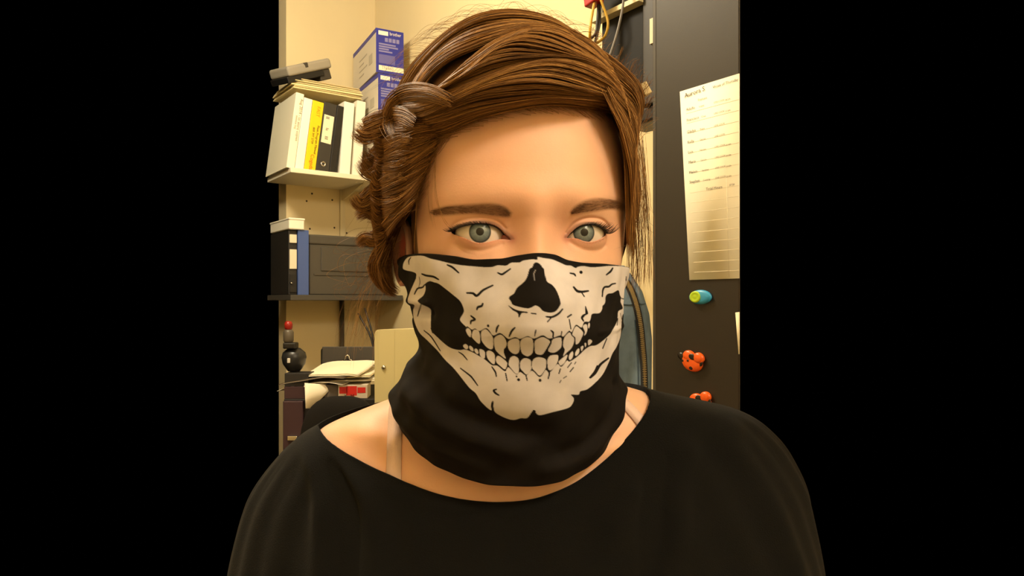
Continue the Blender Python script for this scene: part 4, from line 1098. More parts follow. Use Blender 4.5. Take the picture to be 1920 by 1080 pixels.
for t in ([(175, 400), (200, 360), (290, 325), (360, 355), (395, 390), (380, 430), (340, 500), (290, 570), (240, 580), (190, 560), (175, 500)],
          [(440, 355), (540, 330), (562, 360), (560, 460), (510, 520), (450, 550), (390, 540), (370, 510), (410, 430)],
          [(600, 340), (660, 265), (690, 265), (705, 300), (745, 345), (735, 420), (700, 490), (640, 545), (585, 600), (610, 510), (585, 450)],
          [(720, 270), (770, 170), (830, 205), (875, 265), (850, 340), (810, 410), (770, 430), (765, 390), (760, 330), (725, 300)],
          [(870, 170), (900, 140), (930, 150), (935, 220), (915, 280), (890, 300), (900, 250), (880, 200)], [(945, 150), (965, 115), (972, 160), (955, 200)],
          [(137, 690), (170, 635), (240, 615), (330, 645), (338, 720), (325, 790), (250, 880), (180, 820), (138, 770)], [(360, 660), (390, 600), (450, 583), (512, 590), (505, 680), (450, 770), (395, 805), (365, 770)],
          [(520, 680), (560, 640), (640, 580), (640, 620), (600, 700), (550, 735), (530, 715)], [(680, 570), (720, 530), (732, 570), (715, 630), (680, 655), (668, 620)],
          [(765, 540), (800, 492), (820, 500), (815, 550), (785, 590), (760, 590)], [(840, 470), (870, 450), (880, 470), (860, 520), (848, 520)],
          [(895, 415), (915, 410), (920, 440), (905, 470)], [(945, 375), (975, 358), (1005, 385), (975, 430), (950, 440)]):
    fill(z7(*t), 1.0)
fill(zB((985, 148), (950, 165), (930, 210), (895, 235), (870, 320), (830, 390), (740, 470), (700, 540), (645, 580), (638, 610), (660, 640), (680, 680), (740, 705), (860, 730), (920, 720), (970, 695), (1020, 715), (1070, 765))
     + zC((80, 785), (150, 765), (200, 700), (210, 660), (190, 580), (150, 490), (100, 430), (40, 390), (10, 290), (0, 235)) + zB((1060, 210), (1030, 170)), 0.0)
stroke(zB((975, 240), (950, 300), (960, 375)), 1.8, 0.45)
fill(zB((625, 690), (700, 735), (770, 760), (870, 775), (865, 790), (800, 790), (765, 848), (745, 790), (680, 750)), 0.0)
for f_, w_, pts in [
    (zA, 2.2, [(205, 85), (180, 125), (180, 175)]), (zA, 4.2, [(345, 295), (400, 315), (490, 330), (555, 365)]), (zA, 4.0, [(665, 180), (730, 210), (810, 280)]),
    (zA, 3.4, [(380, 430), (350, 465), (290, 480), (250, 550)]), (zA, 1.4, [(310, 330), (320, 400), (305, 460)]), (zA, 2.6, [(335, 680), (310, 760), (290, 830)]), (zA, 1.3, [(270, 345), (200, 500), (150, 640)]),  # last stroke is a cloth fold's dark crease, put into the print colour
    (zB, 4.0, [(495, 280), (545, 300), (590, 275), (655, 230)]), (zB, 4.8, [(105, 535), (180, 540), (230, 570), (310, 500), (430, 440)]), (zB, 4.6, [(230, 745), (245, 715), (290, 700), (305, 670)]),
    (zB, 4.2, [(155, 825), (205, 870), (160, 890), (150, 925)]), (zB, 4.0, [(505, 945), (485, 980), (475, 1030)]), (zB, 4.2, [(710, 975), (670, 1020), (640, 1085)]), (zB, 3.6, [(920, 793), (980, 800)]),
    (zC, 3.6, [(330, 285), (380, 295), (400, 320)]), (zC, 4.0, [(870, 220), (840, 265), (790, 305)]), (zC, 5.0, [(375, 460), (420, 510), (480, 520), (560, 510)]), (zC, 3.4, [(470, 520), (510, 580)]),
    (zC, 3.8, [(905, 415), (860, 425), (820, 455), (770, 460), (745, 500), (738, 580)]), (zC, 2.4, [(1040, 330), (1038, 380)]), (zC, 2.2, [(1105, 360), (1060, 440), (1020, 600), (975, 600)]),
    (zC, 4.2, [(550, 795), (500, 820), (480, 850), (500, 890)]), (zC, 4.2, [(235, 740), (180, 800), (100, 840), (30, 835)]), (zC, 3.6, [(100, 840), (45, 900)]), (zC, 4.6, [(345, 810), (300, 840)]),
    (zC, 3.2, [(320, 870), (340, 990)]), (zC, 2.2, [(935, 860), (925, 945)]), (zC, 1.4, [(965, 790), (985, 870)]), (z6, 2.6, [(0, 540), (60, 580), (125, 655)]), (z6, 3.2, [(25, 775), (150, 870), (200, 920), (275, 1025)]),
    (z6, 3.2, [(480, 755), (530, 830), (545, 895)]), (z6, 3.6, [(680, 850), (700, 955)]), (z6, 3.6, [(975, 880), (990, 950)]), (z7, 3.4, [(190, 225), (175, 305)]), (z7, 3.6, [(410, 230), (440, 260), (440, 330)]),
    (z7, 3.2, [(565, 245), (555, 310)]), (z7, 3.4, [(45, 870), (65, 950)]), (z7, 3.2, [(340, 790), (385, 840), (370, 925)]), (z7, 3.6, [(545, 785), (525, 850)]), (z7, 3.0, [(705, 695), (650, 765)]),
    (z7, 2.4, [(770, 685), (750, 715)]), (z7, 3.2, [(735, 765), (685, 825)]), (z7, 2.4, [(635, 890), (590, 920)]), (z7, 2.4, [(555, 950), (535, 985)]), (z7, 4.2, [(1080, 740), (1040, 830), (970, 910)]), (z7, 3.6, [(890, 15), (860, 50), (880, 90)]),
    (c5, 2.6, [(180, 490), (225, 530), (280, 615)]), (c5, 2.2, [(222, 475), (232, 505)]), (c6, 5.0, [(690, 660), (640, 700), (610, 750), (580, 780)]), (c6, 3.2, [(655, 600), (680, 540)]),
    (z8, 4.0, [(485, 480), (450, 495), (475, 530), (515, 555)]), (z8, 4.6, [(438, 640), (430, 690), (440, 770)])]:
    stroke(f_(*pts), w_)
stroke(zC((525, 705), (540, 785)), 1.5, 0.0, 5.5)
for f_, p_, r_ in ((zB, (372, 950), 2.4), (zC, (468, 272), 3.0), (z6, (835, 892), 1.6), (z6, (865, 940), 2.6), (z7, (250, 948), 2.8)): dot(f_(p_), r_)
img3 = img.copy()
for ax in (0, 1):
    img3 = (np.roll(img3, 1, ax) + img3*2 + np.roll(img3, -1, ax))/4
def sample(px, py):
    u = (px - RX0)*SS - 0.5; v = (py - RY0)*SS - 0.5
    ok = (u >= 0) & (v >= 0) & (u < RW - 1) & (v < RH - 1)
    u = np.clip(u, 0, RW - 1.001); v = np.clip(v, 0, RH - 1.001); i = u.astype(int); j = v.astype(int); a = u - i; b = v - j
    r = img3[j, i]*(1-a)*(1-b) + img3[j, i+1]*a*(1-b) + img3[j+1, i]*(1-a)*b + img3[j+1, i+1]*a*b
    return np.where(ok, r, 0)

# --- the neck gaiter: a stretched cloth tube from the nose bridge to the collar bones
gz = [-.010, -.018, -.032, -.045, -.0565, -.0757, -.091, -.108, -.120, -.140, -.162]
gL = [.0815, .0825, .0800, .0775, .0750, .0715, .0780, .0880, .0885, .0850, .0780]
gR = [.0795, .0800, .0775, .0755, .0740, .0722, .0712, .0755, .0755, .0720, .0650]
gF = [.0895, .0895, .0895, .0895, .0890, .0880, .0880, .0870, .0850, .0810, .0760]
gB = [.0960, .0950, .0900, .0860, .0800, .0740, .0700, .0690, .0690, .0690, .0690]
gN = [.0035, .0060, .0145, .0215, .0210, .0120, .0085, .0060, .0040, .0020, .0010]
th_g = np.concatenate([np.linspace(-1.75, 1.75, 640), np.linspace(1.75, 2*np.pi - 1.75, 80)[1:-1]])
ths = np.where(th_g > np.pi, th_g - 2*np.pi, th_g)
k_t = [-np.pi, -1.9, -1.35, -0.95, -0.62, -0.42, -0.25, -0.12, 0.0, 0.10, 0.22, 0.36, 0.55, 0.80, 1.25, 1.9, np.pi]
z_t = [-.030, -.0150, -.0118, -.0128, -.0155, -.0180, -.0178, -.0158, -.0146, -.0152, -.0185, -.0197, -.0198, -.0200, -.0205, -.022, -.030]
k_b = [-np.pi, -1.9, -1.35, -0.95, -0.62, -0.3, 0.0, 0.25, 0.5, 0.8, 1.15, 1.9, np.pi]
z_b = [-.100, -.108, -.128, -.147, -.1545, -.160, -.1610, -.1590, -.1545, -.147, -.130, -.108, -.100]
ZT = hermite(k_t, z_t, ths); ZB = hermite(k_b, z_b, ths)
nrow = 440
tt = np.linspace(0, 1, nrow)[:, None]
GZ = ZT[None]*(1-tt) + ZB[None]*tt
GT = np.broadcast_to(ths[None], GZ.shape)
def tb(tab): return hermite(gz, tab, GZ)
s_, c_ = np.sin(GT), np.cos(GT); e_ = 2/2.2
gx = np.sign(s_)*np.abs(s_)**e_*np.where(s_ < 0, tb(gL), tb(gR))
gy = -np.sign(c_)*np.abs(c_)**e_*np.where(c_ > 0, tb(gF), tb(gB))
sig = 0.0085 + 0.016*np.clip((-0.014 - GZ)/0.05, 0, 1)
gy = gy - tb(gN)*G(gx - 0.001, sig)*(c_ > 0)
gy = gy - 0.002*np.exp(-(gx/0.05)**2)*(c_ > 0) + 0.012*smooth01(-GZ, 0.085, 0.16)
# folds: (theta, z) ridges pulled across the cloth
def fold(pts, amp, wdt):
    P = np.stack([GT.ravel()*0.075, GZ.ravel()], -1); d, _ = seg_dist(P, catmull([(a*0.075, b) for a, b in pts], 14))
    return (amp*G(d, wdt)).reshape(GT.shape)
disp = (fold([(-1.5, -.086), (-1.05, -.104), (-0.6, -.124), (-0.15, -.136)], 0.0050, 0.0055)
      - fold([(-1.5, -.077), (-1.0, -.094), (-0.5, -.113), (0.0, -.124)], 0.0035, 0.0045)
      + fold([(-1.45, -.110), (-0.9, -.132), (-0.35, -.147)], 0.0040, 0.0050)
      - fold([(0.25, -.140), (0.5, -.133), (0.75, -.120), (0.95, -.100)], 0.0030, 0.0040)
      + fold([(0.1, -.150), (0.45, -.146), (0.85, -.128), (1.2, -.105)], 0.0040, 0.0050)
      + fold([(-1.6, -.043), (-1.25, -.0435), (-1.0, -.0445)], 0.0028, 0.0026) - fold([(-1.6, -.050), (-1.2, -.0505), (-0.95, -.0505)], 0.0035, 0.0026)
      + fold([(-1.6, -.0135), (-1.4, -.018), (-1.45, -.025)], 0.0035, 0.0040)
      + fold([(0.55, -.062), (0.9, -.0615), (1.3, -.060)], 0.0010, 0.0015)
      + fold([(1.2, -.035), (1.4, -.045), (1.45, -.060)], -0.0020, 0.0035))
disp = disp + 0.0006*np.sin(GT*9 + GZ*160) + 0.0004*np.sin(GT*23 - GZ*90)
edge_in = smooth01(tt, 0.0, 0.02)*smooth01(-tt, -1.0, -0.985)
rad = np.sqrt(gx**2 + gy**2) + 1e-9
gx = gx*(1 + disp/rad); gy = gy*(1 + disp/rad)
GW = h2w(gx, gy, GZ)
# never inside the skin
rad_in = (1 - 0.03*(1 - edge_in))
px_, py_ = proj(GW)
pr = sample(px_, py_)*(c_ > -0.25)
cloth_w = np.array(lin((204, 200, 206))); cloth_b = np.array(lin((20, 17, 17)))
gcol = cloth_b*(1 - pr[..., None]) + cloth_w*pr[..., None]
gait_m = principled('gaiter_jersey', attr='Col', rough=0.85, spec=0.15, bump=0.15, bscale=2600, var=0.05, vscale=90)
Vg = GW.reshape(-1, 3)
# hem: a rolled inner ring at both edges
ng = len(ths)
inn = GW.copy(); cen = np.array([HC[0], HC[1], 0])
def inset(row, d, dz):
    r_ = row.copy(); v = row[:, :2] - HC; l = np.linalg.norm(v, axis=1)[:, None]
    r_[:, :2] = HC + v*(1 - d/l); r_[:, 2] += dz
    return r_
stack = np.concatenate([inset(GW[0], 0.0022, -0.004)[None], inset(GW[0], 0.0016, 0.0)[None], inset(GW[0], 0.0006, 0.0006)[None], GW, inset(GW[-1], 0.0006, -0.0006)[None], inset(GW[-1], 0.0016, 0.0)[None], inset(GW[-1], 0.003, 0.012)[None]], 0)
kc = np.concatenate([np.broadcast_to(cloth_b, (3, ng, 3)), gcol, np.broadcast_to(cloth_b, (3, ng, 3))], 0)
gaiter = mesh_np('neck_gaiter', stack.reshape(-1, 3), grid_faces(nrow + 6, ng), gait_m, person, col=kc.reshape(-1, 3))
gaiter['label'] = 'black cloth neck gaiter with a white skull jaw print'

# --- shirt: follows the body below the neckline
NECK = [(594, 806), (600, 818), (612, 833), (640, 854), (690, 882), (725, 898), (760, 914), (820, 936), (880, 948), (930, 951), (975, 949), (1020, 940), (1080, 915), (1140, 870), (1180, 828), (1208, 792), (1221, 762), (1222, 746), (1215, 736)]
nl = catmull(NECK, 160)
th_h = np.concatenate([np.linspace(-1.9, 1.9, 420), np.linspace(1.9, 2*np.pi - 1.9, 100)[1:-1]])
zs_ = np.linspace(-0.095, -0.26, 700)
ztop = np.zeros(len(th_h))
polyN = np.vstack([nl, [(1300, 400), (1170, 300), (700, 300), (590, 500)]])
for i, th in enumerate(th_h):
    a = th if th <= np.pi else th - 2*np.pi
    x, y = body_point(np.full(700, a), zs_, 0.003)
    P = h2w(x, y, zs_, 0.0); u, v = proj(P)
    ins = inside(np.stack([u, v], -1), polyN)
    k = np.where(~ins & (zs_ < -0.108))[0]
    zf_ = zs_[k[0]] if len(k) else -0.2
    zb_ = -0.120 - 0.012*max(0, abs(a) - 1.7)*0 
    ztop[i] = zf_ if abs(a) < 1.45 else np.nan
good = ~np.isnan(ztop); aa = np.where(th_h > np.pi, th_h - 2*np.pi, th_h)
o_ = np.argsort(aa); ag = aa[o_]; zg = ztop[o_]
gi = ~np.isnan(zg); zl_, zr_ = zg[gi][0], zg[gi][-1]; al_, ar_ = ag[gi][0], ag[gi][-1]
def zback(a):
    b = a if a > 0 else a + 2*np.pi
    t = (b - ar_)/((al_ + 2*np.pi) - ar_)
    return zr_*(1-t) + zl_*t + 0.010*math.sin(math.pi*t)
for i in range(len(th_h)):
    if np.isnan(ztop[i]): ztop[i] = zback(aa[i])
for _ in range(3):
    ztop = (np.roll(ztop, 1) + 2*ztop + np.roll(ztop, -1))/4
rows_t = np.concatenate([np.linspace(0, 0.25, 60)**1.0, np.linspace(0.26, 1, 70)])[:, None]
SZ = ztop[None]*(1 - rows_t) + (-0.515)*rows_t
ST = np.broadcast_to(aa[None], SZ.shape)
off = 0.0030 + 0.0012*G(rows_t*0.37 - 0.006, 0.004) + 0.010*smooth01(rows_t, 0.05, 0.6)
SX, SYv = body_point(ST, SZ, 0.0)
SX2, SY2 = body_point(ST, SZ, 0.01)
wv = off/0.01
def sfold(pts, amp, wdt):
    P = np.stack([SX.ravel(), SZ.ravel()], -1); d, _ = seg_dist(P, catmull(pts, 12))
    return (amp*G(d, wdt)).reshape(SX.shape)*(np.cos(ST) > 0)
wr = (sfold([(-.145, -.150), (-.128, -.19), (-.118, -.25), (-.11, -.35)], 0.006, 0.006) - sfold([(-.132, -.150), (-.112, -.19), (-.102, -.25)], 0.005, 0.005)
      + sfold([(-.12, -.152), (-.095, -.185), (-.083, -.23)], 0.005, 0.006) + sfold([(.115, -.150), (.10, -.20), (.085, -.26)], 0.004, 0.007) - sfold([(.095, -.160), (.085, -.21), (.065, -.27)], 0.004, 0.006)
      + sfold([(.075, -.175), (.05, -.22), (.02, -.28)], 0.004, 0.007) + sfold([(.15, -.14), (.17, -.18), (.185, -.24)], 0.005, 0.008) - sfold([(-.02, -.185), (-.06, -.23), (-.08, -.29)], 0.003, 0.008))
wr = wr*smooth01(rows_t, 0.0, 0.04) + 0.0008*np.sin(ST*31 + SZ*40)*smooth01(rows_t, 0.02, 0.1)
wv = np.maximum(wv + wr/0.01, np.minimum(wv, 0.28))
wv = wv + 0.35*smooth01(rows_t, 0.06, 0.2)
SX = SX + (SX2 - SX)*wv; SYv = SYv + (SY2 - SYv)*wv
SW = h2w(SX, SYv, SZ + 0.0025, 0.0)
inner1 = SW[0] + np.array([0, 0, 0.0004]); cen2 = SW.mean((0, 1))
def insetS(row, d, dz):
    r_ = row.copy(); v = row[:, :2] - cen2[:2]; l = np.linalg.norm(v, axis=1)[:, None]
    r_[:, :2] = cen2[:2] + v*(1 - d/l); r_[:, 2] += dz
    return r_
SWs = np.concatenate([insetS(SW[0], 0.0035, -0.006)[None], insetS(SW[0], 0.0018, 0.0008)[None], insetS(SW[0], 0.0006, 0.0008)[None], SW], 0)
shirt_m = principled('black_jersey', lin((13, 13, 13)), 0.9, spec=0.10, bump=0.4, bscale=1200, sheen=0.03)
shirt = mesh_np('top', SWs.reshape(-1, 3), grid_faces(len(rows_t) + 3, len(th_h)), shirt_m, person)
shirt['label'] = 'black wide-necked jersey top'

# --- straps lying on the shoulders
def strap(pts, half, label):
    V = []
    pts = catmull(pts, 40)
    for i, (x, y) in enumerate(pts):
        a_ = pts[max(i-1, 0)]; b_ = pts[min(i+1, len(pts)-1)]
        t = (b_ - a_)/np.linalg.norm(b_ - a_); nx, ny = -t[1], t[0]
        hw = half*(0.82 + 0.18*i/39)
        for sg, d in ((-1, 0.0013), (1, 0.0013), (1, 0.0001), (-1, 0.0001)):
            h_, n_ = hit(x + nx*hw*sg, y + ny*hw*sg)
            if h_ is None: h_, n_ = hit(x + nx*hw*0.3*sg, y + 4)
            if h_ is None: h_, n_ = at(x + nx*hw*sg, y, 0.52), Vector((0, -0.7, 0.7))
            V.append(tuple(h_ + n_*d))
    o = mesh_np('strap', np.array(V), grid_faces(len(pts), 4), principled('strap_elastic', lin((224, 194, 184)), 0.6, bump=0.3, bscale=1500), person, smooth=False)
    o['label'] = label
strap([(744, 756), (741, 790), (740, 840), (739, 900), (739, 930)], 14.5, 'pale pink strap')
strap([(1150, 738), (1170, 757), (1190, 778), (1202, 793), (1210, 803)], 10.0, 'pale pink strap')

# --- hair: swept up rolls, pinned at the side, loose curls
ELL_C = np.array([HC[0], HC[1], EYE_Z + 0.036]); ELL_R = np.array([0.096, 0.112, 0.119])
def env(px, py):
    """depth Y where the pixel's ray meets the hair envelope (or passes closest to it)"""
    px = np.asarray(px, float); py = np.asarray(py, float)
    d = np.stack([(px - 960)/F, np.ones_like(px), (HOR - py)/F], -1)/ELL_R
    o = (np.array([0, 0, CZ]) - ELL_C)/ELL_R
    A = (d*d).sum(-1); B = (d*o).sum(-1); C = (o*o).sum(-1) - 1
    disc = B*B - A*C
    sm = 0.5*(disc + np.sqrt(disc*disc + (0.02*A)**2))          # eases the edge of the envelope
    return (-B - np.sqrt(np.maximum(sm - 0.004*A, 0)))/A
DARK, MID, GOLD = np.array(lin((72, 51, 33))), np.array(lin((138, 97, 55))), np.array(lin((210, 160, 92)))
def tone(n, sd=0.22):
    t = np.clip(0.48 + RNG.normal(0, sd, n), 0, 1)[:, None]          # strand to strand variation only
    return np.where(t < 0.5, DARK + (MID - DARK)*t*2, MID + (GOLD - MID)*(t*2 - 1))
def pix3(px, py, Y):
    return np.stack([(px - 960)/F*Y, Y, CZ + (HOR - py)/F*Y], -1)
def sheet_hair(lo, hi, n, tn, bulge=0.010, lift=0.0, wave=0.10, m=22, r=0.00017, name='hair_lock', jitter=0.0025, base=True, hug=False, nclump=13, fray=0.0, u0=0.0, u1=1.0, freq=1.3, ends=0.3, tsd=0.22, hug_u=False, soft=0.0):
    """a sheet of strands flowing along the curves lo..hi (pixels), bulging towards the viewer"""
    K = 80
    Lc, Hc = catmull(lo, K), catmull(hi, K)
    dk_ = np.zeros(K)
    if hug:
        for i_, (x_, y_) in enumerate(Lc):
            h_, _n = hit(x_, y_)
            if h_ is not None and h_.y < 0.53: dk_[i_] = max(0.0, h_.y - 0.0015 - float(env(x_, y_)) - lift)
            else: dk_[i_] = np.nan
        g_ = ~np.isnan(dk_)
        dk_ = np.interp(np.arange(K), np.where(g_)[0], dk_[g_]) if g_.any() else np.zeros(K)
    dv_ = np.zeros(12)
    if hug_u:
        for j_, vv_ in enumerate(np.linspace(0, 1, 12)):
            q_ = Lc[0]*(1 - vv_) + Hc[0]*vv_; h_, _n = hit(q_[0], q_[1])
            dv_[j_] = max(0.0, h_.y - 0.001 - float(env(q_[0], q_[1])) - lift) if h_ is not None else 0.0
    def surf(u, v, dl):
        x = np.clip(u, -0.1, 1)*(K-1); i = np.clip(np.floor(x).astype(int), 0, K-2); w = (x - i)[..., None]
        a = Lc[i]*(1-w) + Lc[i+1]*w; b = Hc[i]*(1-w) + Hc[i+1]*w
        p = a*(1-v[..., None]) + b*v[..., None]
        Y = env(p[..., 0], p[..., 1]) + lift - bulge*np.sin(np.pi*np.clip(v, 0, 1))**0.7 + dl
        Y = Y + (dk_[i]*(1 - w[..., 0]) + dk_[i+1]*w[..., 0])*np.clip(1 - v*1.15, 0, 1)**1.4
        if hug_u: Y = Y + np.interp(np.clip(v, 0, 1), np.linspace(0, 1, 12), dv_)*np.clip(1 - u*2.2, 0, 1)**1.5
        return pix3(p[..., 0], p[..., 1], Y)
    if base:
        uu, vv = np.meshgrid(np.linspace(0.01 + soft*1.6, 0.97 - (0.2 if soft else 0), 40), np.linspace(0.02, 0.98, 16), indexing='ij')
        Vb = surf(uu, vv, 0.0040); Vk = surf(uu, vv, 0.0075)
        q = grid_faces(40, 16, False)
        mesh_np('hair_base', np.vstack([Vb.reshape(-1, 3), Vk.reshape(-1, 3)]), np.vstack([q, q[:, ::-1] + 640]), under_m, person, col=np.tile(DARK, (1280, 1)))
    v0 = RNG.uniform(-0.02, 1.02, n)
    ua = u0 + RNG.uniform(0, ends, n)**1.5; ub = u1 - RNG.uniform(0, ends*0.83, n)**1.5
    ua = ua + soft*RNG.uniform(-0.35, 1, n)
    t = np.linspace(0, 1, m)[None]
    u = ua[:, None] + (ub - ua)[:, None]*t
    ph = RNG.uniform(0, 2*np.pi, n)
    clump = (np.floor(v0*nclump) + 0.5)/nclump
    v0 = clump + (v0 - clump)*RNG.uniform(0.8, 1.25, n)
    v = v0[:, None] + wave*np.sin(2*np.pi*(u*freq) + clump[:, None]*5 + 0.4*ph[:, None]*0)*np.sin(np.pi*np.clip(v0, 0.05, 0.95))[:, None] + 0.012*np.sin(9*u + ph[:, None]) + 0.05*(RNG.normal(0, 1, n)[:, None])*(t - 0.5)*(RNG.uniform(0, 1, n) < 0.35)[:, None]
    v = v + fray*(RNG.normal(0, 1, n)[:, None])*t**2
    dl = RNG.normal(0, jitter*0.5, n)[:, None] - np.abs(RNG.normal(0, jitter, n))[:, None]*np.sin(np.pi*t) + 0.0012*np.cos(np.pi*np.clip((v0 - clump)*nclump, -1, 1))[:, None]*-1 + 0.0015*np.sin(clump[:, None]*60)
    P = surf(u, v, dl)
    R = r*RNG.uniform(0.7, 1.3, n)[:, None]*np.minimum(1, 6*(1 - t) + 0.15)*np.ones_like(u)
    C = tone(n, tsd)
    return hair_mesh(name, P, R, C, hair_m, person)
def lock_hair(pts, n, tn, lift=0.0, m=22, r=0.00016, name='hair_lock', twist=1.5, fray=0.15, depth=0.7, base=True, Yoff=None):
    """a round lock along pts (px, py, half width px)"""
    K = 60; c = catmull(pts, K); w = np.maximum(c[:, 2], 0.6)
    T = np.gradient(c[:, :2], axis=0); T /= np.linalg.norm(T, axis=1)[:, None]; N = np.stack([-T[:, 1], T[:, 0]], -1)
    Yc = env(c[:, 0], c[:, 1]) + lift
    if Yoff is not None: Yc = Yc + np.interp(np.linspace(0, 1, K), np.linspace(0, 1, len(Yoff)), Yoff)
    def pos(u, a, rr):
        x = u*(K-1); i = np.minimum(x.astype(int), K-2); f = x - i
        g = lambda A: A[i]*(1 - f)[..., None] + A[i+1]*f[..., None]
        g1 = lambda A: A[i]*(1-f) + A[i+1]*f
        ww = g1(w)*rr; p = g(c[:, :2]) + g(N)*(ww*np.cos(a))[..., None]
        Y = g1(Yc) + ww*np.sin(a)*depth*0.5/F
        return pix3(p[..., 0], p[..., 1], Y)
    if base:
        uu, aa_ = np.meshgrid(np.linspace(0.0, 0.93, 30), np.linspace(0, 2*np.pi, 12, endpoint=False), indexing='ij')
        Vb = pos(uu, aa_, 0.66*np.minimum(1, np.minimum(5*uu + 0.05, 4*(0.93 - uu) + 0.05)))
        mesh_np('hair_base', Vb.reshape(-1, 3), grid_faces(30, 12), under_m, person, col=np.tile(DARK*0.9, (360, 1)))
    t = np.linspace(0, 1, m)[None]
    a0 = RNG.uniform(0, 2*np.pi, n)[:, None]; r0 = np.sqrt(RNG.uniform(0.35, 1, n))[:, None]
    ua = RNG.uniform(0, 0.15, n)[:, None]; ub = 1 - (RNG.uniform(0, 0.35, n)**1.6)[:, None]
    u = ua + (ub - ua)*t
    rr = r0*(1 + fray*RNG.normal(0, 1, n)[:, None]*t**2) + 0.06*np.sin(7*u + a0*3)
    P = pos(np.broadcast_to(u, (n, m)), a0 + twist*2*np.pi*u*0.5, rr)
    R = r*RNG.uniform(0.7, 1.3, n)[:, None]*np.minimum(1, 5*(1-t) + 0.12)*np.ones_like(u)
    return hair_mesh(name, P, R, tone(n), hair_m, person)

# the hair drawn back over the skull, under the rolls
capP = np.vstack([catmull([(1192, 420), (1184, 300), (1166, 232), (1110, 180), (1020, 165), (940, 172), (870, 190), (810, 215), (772, 300), (762, 430)], 60), [(500, 430), (500, -200), (1500, -200), (1500, 420)]])
al_g = np.linspace(0.02, 2.25, 70); be_g = np.linspace(0, 2*np.pi, 120, endpoint=False)
AL, BE = np.meshgrid(al_g, be_g, indexing='ij')
cv = ELL_C + 0.935*ELL_R*np.stack([np.sin(AL)*np.sin(BE), -np.sin(AL)*np.cos(BE), np.cos(AL)], -1)
cq = grid_faces(70, 120); cf = cv.reshape(-1, 3); cpx, cpy = proj(cf)
okv = inside(np.stack([cpx, cpy], -1), capP) | (cf[:, 1] > HC[1] + 0.012)
cq = cq[okv[cq].all(1)]
mesh_np('hair_base', cf, cq, under_m, person)
# top sweep (furthest back), middle twist, front roll
sheet_hair([(1125, 112), (1060, 68), (1000, 60), (940, 74), (890, 92), (846, 112), (812, 140), (782, 180)],
           [(1085, 62), (1035, 33), (970, 19), (910, 24), (860, 44), (815, 76), (775, 116), (750, 156), (735, 192)], 1500, 0.66, bulge=0.012, lift=0.010, wave=0.10)
sheet_hair([(1176, 190), (1130, 140), (1060, 112), (990, 112), (930, 128), (870, 152), (815, 176), (765, 190)],
           [(1140, 104), (1105, 74), (1050, 52), (990, 52), (930, 72), (880, 110), (845, 142), (808, 172)], 1400, 0.62, bulge=0.014, lift=0.003, wave=0.22, freq=1.6)
sheet_hair([(1190, 296), (1184, 250), (1158, 216), (1090, 201), (1020, 195), (940, 208), (880, 226), (832, 248), (790, 256), (752, 240)],
           [(1180, 200), (1166, 160), (1140, 132), (1090, 108), (1030, 104), (960, 118), (890, 141), (830, 162), (780, 176), (742, 188)], 2100, 0.36, bulge=0.011, lift=0.002, wave=0.14, hug=True)
# right crown and the hair falling beside the face
sheet_hair([(1085, 110), (1118, 150), (1142, 195), (1166, 240), (1182, 300), (1186, 350), (1186, 400)],
           [(1075, 52), (1122, 90), (1164, 122), (1196, 158), (1206, 192), (1203, 225), (1197, 262), (1192, 320)], 1100, 0.42, bulge=0.006, lift=0.012, wave=0.12, fray=0.14, jitter=0.005, hug=True)
sheet_hair([(1166, 235), (1174, 290), (1177, 400), (1178, 500), (1180, 560)], [(1206, 230), (1214, 320), (1221, 420), (1224, 500), (1222, 540)], 55, 0.8, bulge=0.004, lift=0.024, wave=0.05, fray=0.16, base=False, r=0.00013)
sheet_hair([(1160, 240), (1170, 300), (1174, 380), (1176, 480)], [(1188, 240), (1192, 320), (1192, 400), (1188, 490)], 170, 0.36, bulge=0.003, lift=0.022, wave=0.05, fray=0.08, base=False, r=0.00015)
# left side: body of the curls
sheet_hair([(846, 224), (814, 262), (792, 325), (776, 380), (750, 425), (734, 480), (738, 540)],
           [(746, 188), (726, 235), (716, 300), (708, 370), (702, 430), (704, 480), (716, 520)], 500, 0.10, bulge=0.004, lift=0.016, wave=0.16, fray=0.06, jitter=0.003, hug=True, nclump=9)
for hi_, lo_, tn_ in [
    ([(838, 214), (792, 208), (750, 213), (715, 224), (692, 234)], [(816, 258), (775, 266), (740, 278), (716, 288), (702, 284)], 0.30),
    ([(822, 240), (780, 258), (745, 274), (718, 286), (704, 280)], [(797, 320), (760, 343), (728, 356), (704, 362), (692, 350)], 0.24),
    ([(802, 296), (765, 325), (730, 343), (706, 354), (692, 348)], [(780, 380), (754, 405), (728, 422), (708, 428), (696, 416)], 0.22),
    ([(778, 365), (750, 385), (724, 405), (704, 415), (694, 408)], [(744, 425), (728, 450), (716, 480), (708, 504), (718, 536)], 0.28)]:
    sheet_hair(lo_, hi_, 700, tn_, ends=0.12, soft=0.16, hug_u=True, tsd=0.12, bulge=0.006, lift=0.010, wave=0.10, fray=0.06, jitter=0.004, nclump=6, freq=0.9, r=0.00015)
